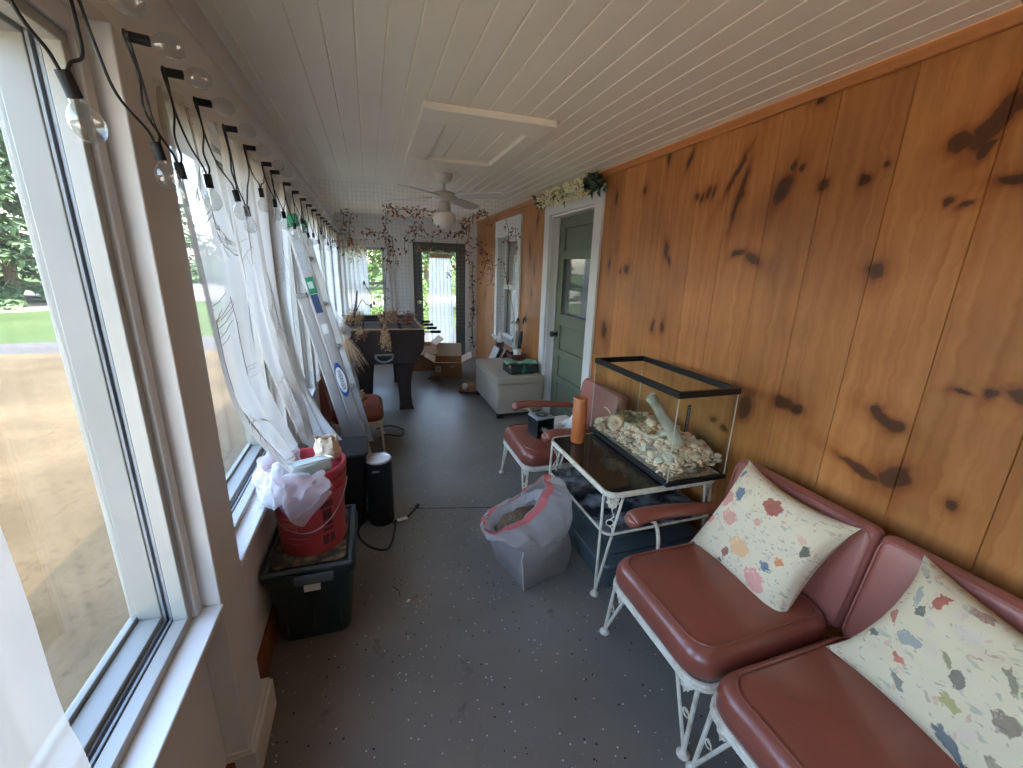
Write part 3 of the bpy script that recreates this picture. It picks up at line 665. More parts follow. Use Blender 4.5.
def tree(name, label, cat, loc, h, r, kind, leafmat, n, ls, trunk=.18, base=.12, group=None):
    t = thing(name, label, cat, loc, group=group); X, Y, Z = loc
    mm = MB(); mm.tube([(X, Y, Z), (X + .05, Y, Z + h * .5), (X, Y, Z + h * .92)], [trunk, trunk * .7, trunk * .15], 8)
    if kind != 'cone':
        for k in range(7):
            a = rnd(0, 6.28); zz = Z + h * rnd(.3, .6); mm.tube([(X, Y, zz), (X + cos(a) * r * .6, Y + sin(a) * r * .6, zz + h * .2)], [trunk * .4, trunk * .1], 5)
    mm.build('trunk', M['bark'], t)
    mm = MB()
    if kind == 'cone':
        levels = int(h * 2.6)
        for L in range(levels):
            f = L / levels; zz = Z + h * (base + (1 - base) * f); R = r * (1 - f) ** .8 + .15
            nb = 9
            for b in range(nb):
                a = rnd(0, 6.28); rr = R * rnd(.75, 1.1)
                mm.tube([(X, Y, zz), (X + cos(a) * rr, Y + sin(a) * rr, zz - rr * .22)], [.03, .01], 3)
                for q in range(max(3, int(n * rr / 100))):
                    s = sqrt(rnd(.04, 1)); p = Vector((X + cos(a) * rr * s, Y + sin(a) * rr * s, zz - rr * s * .22))
                    dr = Vector((cos(a + rnd(-1.2, 1.2)), sin(a + rnd(-1.2, 1.2)), rnd(-.7, .1)))
                    mm.leaf(p + Vector((rnd(-.1, .1), rnd(-.1, .1), rnd(-.12, .05))), dr, (0, 0, 1), ls * rnd(.7, 1.4), ls * .45)
    else:
        blobs = [(Vector((X + rnd(-.5, .5) * r, Y + rnd(-.5, .5) * r, Z + h * rnd(base + .15, .85))), r * rnd(.45, .7)) for _ in range(9)]
        for q in range(n):
            c, R = random.choice(blobs); dv = Vector((rnd(-1, 1), rnd(-1, 1), rnd(-1, 1))).normalized()
            p = c + dv * R * rnd(.65, 1.0)
            if p.z < Z + .03: continue
            mm.leaf(p, Vector((rnd(-1, 1), rnd(-1, 1), rnd(-1, .4))), dv, ls * rnd(.7, 1.4), ls * .6)
    mm.build('foliage', leafmat, t, kind='stuff'); return t
tree('spruce_tree', 'tall green spruce beyond the sandy driveway outside the nearest window', 'tree', (-16.0, 26.5, G), 10.2, 5.6, 'cone', M['needle'], 1900, .55, .25, .03)
tree('spruce_tree', 'second spruce rising close behind the tall one outside the nearest window', 'tree', (-26, 36, G), 11.6, 5.0, 'cone', M['needle'], 900, .6, .2, .06)
tree('spruce_tree', 'distant spruce seen through the gap between wall post and first sheer curtain', 'tree', (-17.6, 50, G), 8.3, 4.2, 'cone', M['needle'], 600, .6, .2, .08)
tree('leafy_tree', 'rounded green tree right of the distant spruce past the sheer curtain', 'tree', (-11, 52, G), 8.5, 4.5, 'round', M['foliage2'], 2600, .5, .22, .1)
tree('leafy_tree', 'dark green tree hanging over the top of the far end window', 'tree', (.8, 20, G), 6.4, 2.4, 'round', M['foliage2'], 2600, .32, .16, .45)
tree('leafy_tree', 'light green tree far behind the far end window', 'tree', (-1.5, 44, G), 8, 5, 'round', M['foliage'], 3000, .5, .25, .05)
tree('leafy_tree', 'light green tree seen left of the door curtain at the far end', 'tree', (5.2, 42, G), 9, 5, 'round', M['foliage'], 3000, .5, .25, .05)
tree('leafy_tree', 'green tree with a bare trunk seen right of the door curtain at the far end', 'tree', (5.0, 23.5, G), 7.5, 3, 'round', M['foliage2'], 3000, .4, .25, .38)
tree('leafy_tree', 'tall green tree behind the bare trunked one at far right outside', 'tree', (14, 46, G), 11, 6, 'round', M['foliage2'], 3000, .6, .3, .05)
tree('leafy_tree', 'wide green tree on the far left horizon outside the windows', 'tree', (-42, 50, G), 10, 7, 'round', M['foliage2'], 3000, .7, .3, .05)
tree('garden_shrub', 'bright green shrub growing low outside the far end window', 'shrub', (.35, 12.6, G), 1.35, .8, 'round', M['foliage'], 1800, .12, .03, .0)
tree('garden_shrub', 'leafy shrub showing at the lower left edge of the far door glass', 'shrub', (1.7, 16.5, G), 1.7, 1.0, 'round', M['foliage'], 1800, .14, .03, .0)

# ================================================================ LEFT SIDE: curtains, string light, ladder
def curtain(name, label, L, R, folds, amp, mat=None, n=(1, 0, .0), threads=0, seed=1, nu=90, nv=60, ph=0.0, group=None):
    Lc, Rc = curve_pts(L, 6), curve_pts(R, 6); n = Vector(n).normalized(); rs = random.Random(seed)
    def S(u, v, off=0.0):
        p = lerp_poly(Lc, v).lerp(lerp_poly(Rc, v), u)
        a = amp * (sin(2 * pi * folds * u + ph + .8 * sin(v * 2.3 + u * 3)) + .2 * sin(2 * pi * folds * 2.3 * u + 1.7 + v * 1.5))
        a *= .55 + .45 * min(1, v * 3 + .3)
        p = p + n * (a + off)
        p.z += .006 * sin(u * 17 + seed) * v
        return p
    t = thing(name, label, 'curtain', tuple(S(.5, 1)), group=group)
    m = MB(); m.grid(S, nu, nv); m.build('cloth', mat or M['curtain'], t)
    m = MB()
    hem = [S(i / 40, 0) + Vector((0, 0, .004)) for i in range(41)]; m.tube(hem, .006, 6); m.build('heading', M['curtaindense'], t)
    if threads:
        for k in range(threads):
            m = MB()
            u0, v0 = rs.uniform(.08, .9), rs.uniform(.02, .75)
            def br(u, v, du, dv, ln, lev):
                pts = []
                for i in range(9):
                    uu, vv = min(.98, max(.02, u)), min(.98, max(.02, v))
                    pts.append(S(uu, vv, .003)); 
                    if i in (3, 5, 6) and lev < 2: br(u, v, du + rs.choice((-1, 1)) * rs.uniform(.7, 1.5), dv * .7, ln * .55, lev + 1)
                    u += du * ln + rs.uniform(-.01, .01); v += dv * ln
                m.tube(pts, .0011 if lev == 0 else .0008, 4)
                if lev < 2:
                  for p_ in pts[2::2]: m.leaf(p_, (.2, rs.uniform(-1, 1), rs.uniform(-1, 1)), (1, 0, 0), .011, .005)
            br(u0, v0, rs.uniform(-.5, .5), rs.choice((.75, .9, -.6)), .035, 0)
            m.build('embroidered_branch', M['thread'], t)
    return t
curtain('sheer_curtain', 'sheer white curtain hanging close by at the left edge in front of the nearest window',
        [(-.41, .05, 1.87), (-.40, .05, 1.2), (-.40, .05, .3)], [(-.40, .50, 1.87), (-.395, .545, 1.23), (-.395, .55, .95), (-.395, .565, .8), (-.39, .57, .3)], 3, .012, seed=3, threads=3)
curtain('sheer_curtain', 'embroidered sheer curtain swept down into the red bucket',
        [(-.42, 1.20, 1.86), (-.41, 1.215, 1.67), (-.40, 1.229, 1.40), (-.39, 1.27, 1.13), (-.37, 1.38, .96), (-.33, 1.60, .735)],
        [atX(205, 118, -.42), atX(222, 200, -.41), atX(240, 267, -.40), atX(248, 337, -.39), atX(264, 388, -.37), atX(294, 446, -.31)], 2.5, .014, threads=7, seed=11)
curtain('sheer_curtain', 'second embroidered sheer curtain from the wall post, between red bucket and white one',
        [atX(212, 125, -.398), atX(226, 200, -.398), atX(238, 260, -.397), atX(254, 335, -.397), atX(272, 380, -.392), atX(303, 442, -.36)],
        [atX(252, 160, -.398), atX(262, 240, -.397), atX(272, 300, -.40), atX(288, 360, -.38), atX(303, 400, -.34), atX(316, 452, -.30)], 2.5, .012, threads=6, seed=23, ph=1.2)
curtain('sheer_curtain', 'bright white curtain left of the ladder with its hem on the black bin',
        [atX(240, 150, -.395), atX(252, 230, -.395), atX(264, 300, -.395), atX(282, 360, -.397), atX(310, 448, -.34)],
        [atX(284, 186, -.395), atX(288, 260, -.398), atX(293, 320, -.40), atX(304, 375, -.34), atX(320, 410, -.28), atX(343, 440, -.21)], 3, .011, M['curtaindense'], threads=5, seed=37, ph=.4)
curtain('sheer_curtain', 'white curtain right of the ladder swept onto the game table',
        [(-.395, 3.0, 1.86), (-.395, 3.02, 1.3), (-.395, 3.05, .7)],
        [(-.395, 4.15, 1.86), atX(321, 262, -.397), atX(328, 292, -.39), atX(339, 314, -.33), atY(353, 331, 4.26)], 5, .012, M['curtainfar'], seed=41)
curtain('sheer_curtain', 'farthest sheer curtain on the window wall beside the game table',
        [(-.395, 4.5, 1.86), (-.395, 4.5, 1.2), (-.395, 4.5, .66)], [(-.395, 6.7, 1.86), (-.395, 6.7, 1.2), (-.395, 6.7, .66)], 9, .012, M['curtainfar'], seed=43, threads=0)
curtain('sheer_curtain', 'sheer white curtain on the left half of the far wall window',
        [(-.40, 6.87, 1.84), (-.40, 6.87, 1.2), (-.40, 6.87, .66)], [(-.03, 6.87, 1.84), (-.02, 6.87, 1.2), (-.03, 6.87, .66)], 6, .014, M['curtaindense'], n=(0, 1, 0), seed=47)
curtain('sheer_curtain', 'narrow white curtain on wall between the far window and the far door',
        [(.26, 6.90, 1.9), (.26, 6.90, 1.2), (.25, 6.9, .6)], [(.36, 6.90, 1.9), (.37, 6.90, 1.2), (.38, 6.90, .6)], 2, .010, M['curtaindense'], n=(0, 1, 0), seed=53, nu=40)
# gathered curtain on the glazed door
t = thing('door_curtain', 'gathered white curtain hung on the glass of the far door', 'curtain', (1.08, 6.93, .12))
def dc(u, v):
    w = .33 + .12 * v + (.03 if v < .03 else 0)
    return Vector((1.075 + .02 * v + (u - .5) * w, 6.93 + .018 * sin(u * 2 * pi * 6 + sin(v * 3)) * (.5 + v * .5), 1.70 - v * 1.56))
m = MB(); m.grid(dc, 80, 30); m.build('cloth', M['curtaindense'], t)
m = MB(); m.rbox((1.075, 6.925, 1.655), (.33, .03, .06), .01, 2); m.build('gathered_heading', M['drypale'], t)
m = MB(); m.tube([(.84, 6.945, 1.69), (1.30, 6.945, 1.69)], .006, 8); m.build('rod', M['metal'], t)

# string light
tops = [.93, 1.085, 1.24, 1.42, 1.65, 1.88, 2.15, 2.32, 2.62, 2.9, 3.2, 3.5, 3.8, 4.1, 4.4, 4.7, 5.0, 5.35, 5.7, 6.05, 6.4, 6.7]
bots = [(.835, 1.738), (1.098, 1.712), (1.20, 1.695), (1.385, 1.705), (1.63, 1.703)]
rs = random.Random(5)
sl = thing('string_light', 'black cord string of clear globe bulbs looped along the left window wall', 'string light', (-.43, 3.5, 1.95))
XS = -.40
path = [(-.39, .74, 1.93)]; socks = []
for i, y in enumerate(tops):
    if i < len(bots): by, bz = bots[i]
    else: by, bz = (tops[i - 1] + y) / 2 + rs.uniform(-.03, .03), rs.uniform(1.67, 1.77)
    y0 = tops[i - 1] if i else .74
    w1, w2 = rs.uniform(-.02, .02), rs.uniform(-.02, .02); hz = 1.89 - bz
    path += [Vector((XS + .004, y0 + .012 + w1, bz + hz * .62)), Vector((XS + .008, y0 * .55 + by * .45 - w1, bz + hz * .30)), Vector((XS + .012, by - .024, bz + .022)), Vector((XS + .012, by, bz + .003)), Vector((XS + .012, by + .024, bz + .026)),
             Vector((XS + .008, y * .5 + by * .5 + .012 + w2, bz + hz * .34)), Vector((XS + .004, y - .004 - w2, bz + hz * .66)), Vector((XS, y - .008, 1.887)), Vector((XS, y + .008, 1.892))]
    socks.append((Vector((XS + .012, by, bz + .006)), Vector((.10 + rs.uniform(-.1, .1), .12 + rs.uniform(-.1, .12), -1)).normalized()))
    socks.append((Vector((XS + .004, y, 1.889)), Vector((.9, .45 + rs.uniform(-.2, .2), .1)).normalized()))
KS = .94                                                       # hung just in front of the curtains
path = [EYE + (Vector(p) - EYE) * KS for p in path]; socks = [(EYE + (p - EYE) * KS, d_) for p, d_ in socks]
m = MB(); m.tube(curve_pts(path, 6), .0023, 6); m.build('cord', M['cord'], sl)
for p, dv in socks:
    R = Vector((0, 0, 1)).rotation_difference(dv).to_matrix()
    m = MB(); m.lathe([(r_ * .68, z_ * .68) for r_, z_ in [(0, -.004), (.0125, -.003), (.0125, .01), (.0125, .03), (.013, .042), (0, .043)]], p, 12, R, cap=False)
    s_ = m.build('socket', M['rubber'], sl)
    m = MB(); m.lathe([(r_ * .70, z_ * .70) for r_, z_ in [(.011, .04), (.0115, .048), (.019, .055), (.026, .067), (.0285, .082), (.026, .098), (.018, .110), (.008, .116), (.0, .117)]], p, 18, R, cap=False)
    m.build('bulb', M['bulbglass'], s_)

# extension ladder leaning on the window wall
ld = thing('extension_ladder', 'aluminium extension ladder with green end caps leaning by the curtains', 'ladder', (-.12, 2.95, 0))
LA = Vector((-.070, 2.75, 0)); LD = Vector((-.214, 0, 1)).normalized(); LN = Vector((LD.z, 0, -LD.x))   # LN: out into the room
def LP(s, o, y): return LA + LD * s + LN * o + Vector((0, y, 0))
def rail(mm, s0, s1, o0, o1, y, flange):
    """C-section rail: web facing outward with raised edges"""
    rot = Matrix((LN, Vector((0, 1, 0)), LD)).transposed()
    mm.box(LP((s0 + s1) / 2, (o0 + o1) / 2, y), (o1 - o0, .003, s1 - s0), rot)
    for o in (o0, o1): mm.box(LP((s0 + s1) / 2, o, y + flange / 2), (.006, abs(flange) , s1 - s0), rot)
    for f in (.14, .3, .5, .7, .86): mm.box(LP((s0 + s1) / 2, o0 + (o1 - o0) * f, y - .0035 * (1 if flange > 0 else -1)), (.0035, .004, s1 - s0), rot)
base = MB(); fly = MB()
parts = {}
for nm, s0, s1, o0, o1 in (('base_rail', .03, 1.36, -.062, -.008), ('fly_rail', .18, 1.735, .0, .064)):
    for y, fl in ((0, .028), (.40, -.028)):
        mm = MB(); rail(mm, s0, s1, o0, o1, y, fl); parts[nm, y] = mm.build(nm, M['alu'], ld, smooth=False)
for o, s0, s1 in ((-.036, .2, 1.34), (.032, .35, 1.70)):
    s = s0
    while s < s1:
        mm = MB(); mm.tube([LP(s, o, .002), LP(s, o, .398)], .014, 10); mm.build('rung', M['alu'], ld); s += .3
for y in (0, .40):
    rot = Matrix((LN, Vector((0, 1, 0)), LD)).transposed()
    mm = MB(); mm.rbox(LP(1.745, .032, y), (.075, .05, .055), .008, 2, rot); mm.rbox(LP(1.77, .044, y), (.06, .04, .03), .006, 2, rot)
    mm.build('end_cap', M['greencap'], ld)
    mm = MB(); mm.box(LP(.03, -.036, y), (.066, .045, .06), rot); mm.box(LP(.015, -.036, y), (.08, .06, .02), None); mm.build('rubber_foot', M['rubber'], ld)
    mm = MB(); mm.box(LP(1.345, -.036, y + .01), (.06, .05, .03), rot); mm.build('bracket', M['metal'], ld)
    if y == 0:
        def sticker(nm, s0, s1, o0, o1, mat, dy=-.0055):
            q = MB(); q.box(LP((s0 + s1) / 2, (o0 + o1) / 2, dy), (o1 - o0, .001, s1 - s0), rot); return q.build(nm, mat, parts['fly_rail', 0], smooth=False)
        sticker('instruction_label', 1.46, 1.69, .012, .054, M['sticker_grey'])
        sticker('green_label', 1.345, 1.44, .010, .056, M['greencap'])
        sticker('green_label_print', 1.375, 1.415, .018, .046, M['palegreen'], -.0065)
        sticker('navy_label', 1.23, 1.34, .014, .052, M['navy'])
        sticker('white_label', 1.10, 1.16, .016, .05, M['sticker_white'])
        q = MB(); c = LP(.80, .032, -.0065); n = 28
        for (a, b, mt, nm, dy) in ((.030, .115, 'blue', 'maker_badge', 0), (.0265, .085, 'sticker_white', 'badge_field', -.001)):
            q = MB(); q.prism([(a * cos(2 * pi * k / n), b * sin(2 * pi * k / n)) for k in range(n)], lambda u, v, t: c + LN * u + LD * v + Vector((0, dy - t, 0)), .0008)
            q.build(nm, M[mt], parts['fly_rail', 0], smooth=False)
        fc = bpy.data.curves.new('tmp', 'FONT'); fc.body = 'WERNER'; fc.size = .034; fc.align_x = 'CENTER'; fc.align_y = 'CENTER'; fc.extrude = .0004
        fo = bpy.data.objects.new('tmp', fc); COL.objects.link(fo)
        dg = bpy.context.evaluated_depsgraph_get(); tm = bpy.data.meshes.new_from_object(fo.evaluated_get(dg))
        q = MB(); q.add([c + Vector((0, -.0028, 0)) - LD * v.co.x + LN * v.co.y * .95 + Vector((0, -v.co.z, 0)) for v in tm.vertices], [tuple(p.vertices) for p in tm.polygons])
        q.build('badge_lettering', M['blue'], parts['fly_rail', 0], smooth=False)
        bpy.data.objects.remove(fo); bpy.data.curves.remove(fc); bpy.data.meshes.remove(tm)

# ================================================================ TOTE, BUCKET, BAG, BIN, SPEAKER
t = thing('storage_tote', 'dark teal storage tote with a debris covered lid under the red bucket', 'tote', (-.29, 1.75, 0))
TX0, TX1, TY0, TY1 = -.455, -.13, 1.525, 1.965
def taper(mm, x0, x1, y0, y1, z0, z1, ins, r=.04):
    prof = []
    for z, i in ((z0, ins), (z0 + .01, ins - .004), (z1, 0)):
        ring = []
        for cx, cy, a0 in ((x1 - r - i, y1 - r - i, 0), (x0 + r + i, y1 - r - i, 90), (x0 + r + i, y0 + r + i, 180), (x1 - r - i, y0 + r + i, 270)):
            for k in range(6):
                a = radians(a0 + 90 * k / 5); ring.append((cx + r * cos(a), cy + r * sin(a), z))
        prof.append(ring)
    n = len(prof[0]); vs = [p for ring in prof for p in ring]
    fs = [(j * n + k, j * n + (k + 1) % n, (j + 1) * n + (k + 1) % n, (j + 1) * n + k) for j in range(2) for k in range(n)]
    fs += [tuple(range(n))[::-1], tuple(range(2 * n, 3 * n))]
    mm.add(vs, fs)
m = MB(); taper(m, TX0 + .012, TX1 - .012, TY0 + .012, TY1 - .012, 0.002, .31, .022)
for k in range(3): m.rbox((TX0 + .06 + k * .1, TY0 + .026, .16), (.008, .02, .24), .003, 2)
m.build('body', M['tote'], t)
m = MB(); taper(m, TX0 - .006, TX1 + .006, TY0 - .006, TY1 + .006, .306, .345, -.0, .05); m.build('lid', M['tote'], t)
m = MB(); taper(m, TX0 + .03, TX1 - .03, TY0 + .035, TY1 - .035, .346, .349, 0, .035); m.build('lid_debris', M['totelid'], t)
m = MB()
for (x0, x1, y0, y1) in ((TX0, TX1, TY0, TY0 + .018), (TX0, TX1, TY1 - .018, TY1), (TX0, TX0 + .018, TY0, TY1), (TX1 - .018, TX1, TY0, TY1)): m.rbox(((x0 + x1) / 2, (y0 + y1) / 2, .35), (x1 - x0, y1 - y0, .016), .006, 2)
m.build('lid_rim', M['slate'], t)
m = MB(); m.rbox((-.27, TY0 - .016, .322), (.14, .022, .036), .006, 2); m.build('handle', M['slate'], t)
m = MB(); m.box((-.285, TY0 + .011, .262), (.06, .004, .028), Matrix.Rotation(radians(-8), 3, 'X')); m.build('sticker', M['sticker_white'], t)
# bucket
BC = Vector((-.29, 1.735, .35))
t = thing('bucket', 'red plastic bucket with wire bail standing on the dark storage tote', 'bucket', tuple(BC))
prof = [(0, .0), (.122, .0), (.127, .012), (.1355, .25), (.146, .252), (.147, .27), (.1385, .272), (.139, .295), (.149, .297), (.150, .310), (.1405, .312), (.141, .335), (.151, .337), (.153, .357), (.147, .362), (.139, .36), (.124, .03), (0, .02)]
m = MB(); m.lathe(prof, BC, 48, cap=False); m.build('body', M['red'], t)
m = MB()
def bk(az, z, r=None): R = .1275 + (z / .25) * .0082 + .0012; return BC + Vector((cos(az) * R, sin(az) * R, z))
def patch(mm, a0, a1, z0, z1, n=6, lift=0):
    vs = []; 
    for j in (0, 1):
        for k in range(n + 1):
            a = a0 + (a1 - a0) * k / n; p = bk(a, (z0, z1)[j]); vs.append(p + Vector((cos(a), sin(a), 0)) * lift)
    mm.add(vs, [(k, k + 1, n + 2 + k, n + 1 + k) for k in range(n)])
a0 = radians(-68)
for z0, z1, c0, c1 in ((.205, .235, 0, .40), (.15, .198, .06, .34), (.125, .14, .06, .36), (.1, .115, .05, .36), (.04, .085, .02, .2), (.04, .085, .25, .4)): patch(m, a0 + c0, a0 + c1, z0, z1)
m.build('warning_label', M['label'], t, smooth=False)
m = MB()
for z0, z1, c0, c1 in ((.17, .178, 0, .5), (.12, .128, 0, .5), (.128, .17, 0, .03), (.128, .17, .47, .5), (.085, .09, -.1, .75), (.06, .064, -.1, .6)): patch(m, radians(-135) + c0, radians(-135) + c1, z0, z1)
for k in range(9): patch(m, radians(-135) + .06 + k * .043, radians(-135) + .09 + k * .043, .138, .16, 2)
m.build('stamped_print', M['paleprint'], t, smooth=False)
m = MB(); pts = []
for k in range(25):
    a = radians(-170 + 160 * k / 24); pts.append(BC + Vector((cos(a) * .155, sin(a) * .158, .29 - .16 * sin(pi * k / 24))))
m.tube(pts, .0022, 6); m.build('bail', M['metal'], t)
# debris bag over the bucket rim
t = thing('plastic_bag', 'crumpled clear plastic bag spilling over the left rim of the red bucket', 'bag', (-.36, 1.66, .55))
def bagf(u, v):
    a = radians(-250) + u * radians(190)
    up = max(0, 1 - v * 2.2)
    if v < .45:
        r = .06 + .105 * (v / .45); z = .645 + .09 * (v / .45) ** .6
    else:
        f = (v - .45) / .55; r = .165 + .03 * sin(f * 2.5); z = .735 - (.055 + .15 * max(0, cos(a + radians(92))) ** 10 + .05 * max(0, cos(a + radians(180)))) * f
    p = BC + Vector((cos(a) * r, sin(a) * r, z - .35))
    nz = noise.noise_vector(Vector((u * 9, v * 7, 3.1))) * .02 + noise.noise_vector(Vector((u * 25, v * 18, 1.1))) * .007
    p = p + nz
    if p.x < -.475 and p.z < 1.85: p.x = -.475 + (p.x + .475) * .1
    return p
m = MB(); m.grid(bagf, 90, 44); m.build('film', M['film'], t, solid=.001)
m = MB()
def bag2(u, v):
    p = Vector((-.43 + .11 * u, 1.50 + .30 * v, .655 + .10 * sin(pi * u) * sin(pi * v) ** .6))
    return p + noise.noise_vector(Vector((u * 7, v * 8, 7.7))) * .022
m.grid(bag2, 36, 50); m.build('crumpled_part', M['film'], t, solid=.001)
# clear green clamshell tub inside
t = thing('plastic_tub', 'pale green clear plastic tub sitting in the bag on top of the bucket', 'tub', (-.27, 1.70, .69))
R = Matrix.Rotation(radians(22), 3, 'Z') @ Matrix.Rotation(radians(-16), 3, 'X')
m = MB(); m.rbox((-.275, 1.70, .702), (.15, .11, .05), .012, 3, R); m.build('tray', M['palegreen'], t)
m = MB()
for sx, sy, dx, dy in ((.16, .008, 0, .058), (.16, .008, 0, -.058), (.008, .12, .078, 0), (.008, .12, -.078, 0)): m.rbox(Vector((-.275, 1.70, .729)) + R @ Vector((dx, dy, 0)), (sx, sy, .008), .003, 2, R)
m.build('rim', M['white'], t)
# white paper bag tip behind
def pb(u, v):
    a = u * 2 * pi; return Vector((-.215 + .055 * cos(a) * (1 - .25 * v), 1.80 + .03 * sin(a) * (1 - .4 * v), .69 + .10 * v)) + noise.noise_vector(Vector((cos(a) * 2, sin(a) * 2, v * 3))) * .012
m = MB(); m.grid(pb, 30, 12, wrap=True); tag(m.build('paper_bag', M['cardin'], solid=.001), 'small cream paper bag poking out of the back of the red bucket', 'bag')
# black bin
t = thing('waste_bin', 'black lidded bin on the floor behind the red bucket', 'bin', (-.2, 2.40, 0))
m = MB(); taper(m, -.33, -.075, 2.29, 2.56, 0, .45, .03); m.build('body', M['blackplastic'], t)
m = MB(); taper(m, -.335, -.068, 2.285, 2.565, .452, .472, 0); m.build('lid', M['blackplastic'], t)
m = MB(); m.rbox((-.07, 2.40, .01), (.07, .05, .018), .005, 2); m.build('pedal', M['blackplastic'], t)
# cylinder heater / speaker
t = thing('tower_speaker', 'black cylinder speaker with pale grey top standing on the floor', 'speaker', (-.012, 2.345, 0))
c = (-.012, 2.345, 0)
m = MB(); m.lathe([(0, .0), (.070, .0), (.074, .008), (.074, .385), (.072, .40), (0, .40)], c, 36, cap=False); m.build('body', M['blackplastic'], t)
m = MB(); m.lathe([(.069, .401), (.074, .402), (.0745, .41), (.068, .414), (.060, .405), (.0, .402)], c, 36, cap=False); m.build('top_ring', M['sticker_grey'] if False else M['alu'], t)
m = MB(); m.lathe([(.0, .404), (.058, .406), (.0, .4065)], c, 28, cap=False); m.build('dish', M['white'], t)
m = MB(); m.box((-.03, 2.2715, .36), (.04, .004, .012)); m.build('name_plate', M['track'], t)
m = MB(); pw = curve_pts([(.05, 2.29, .006), (.06, 2.26, .006), (.02, 2.06, .006), (-.06, 2.07, .006), (-.135, 2.18, .006), (-.14, 2.3, .006), (-.06, 2.42, .006)], 7)
m.tube(pw, .006, 7); m.tube(curve_pts([(.06, 2.30, .006), (.12, 2.31, .006), (.17, 2.37, .008), (.2, 2.41, .012)], 6), .0065, 7)
m.rbox((.207, 2.42, .014), (.022, .035, .022), .006, 2, Matrix.Rotation(radians(-30), 3, 'Z'))
m.build('power_cord', M['cord'], t)
m = MB(); m.box((.105, 2.300, .0135), (.065, .032, .0012), Matrix.Rotation(radians(14), 3, 'Z')); m.build('cord_tag', M['paper'], t)
m = MB(); m.tube(curve_pts([(-.09, 2.50, .3), (-.10, 2.47, .2), (-.16, 2.36, .05), (-.05, 2.46, .02), (-.16, 2.60, .01), (-.08, 2.64, .01)], 6), .005, 6)
tag(m.build('loose_cable', M['cord']), 'thin dark cable coiled on the floor between the bin and the speaker', 'cable')

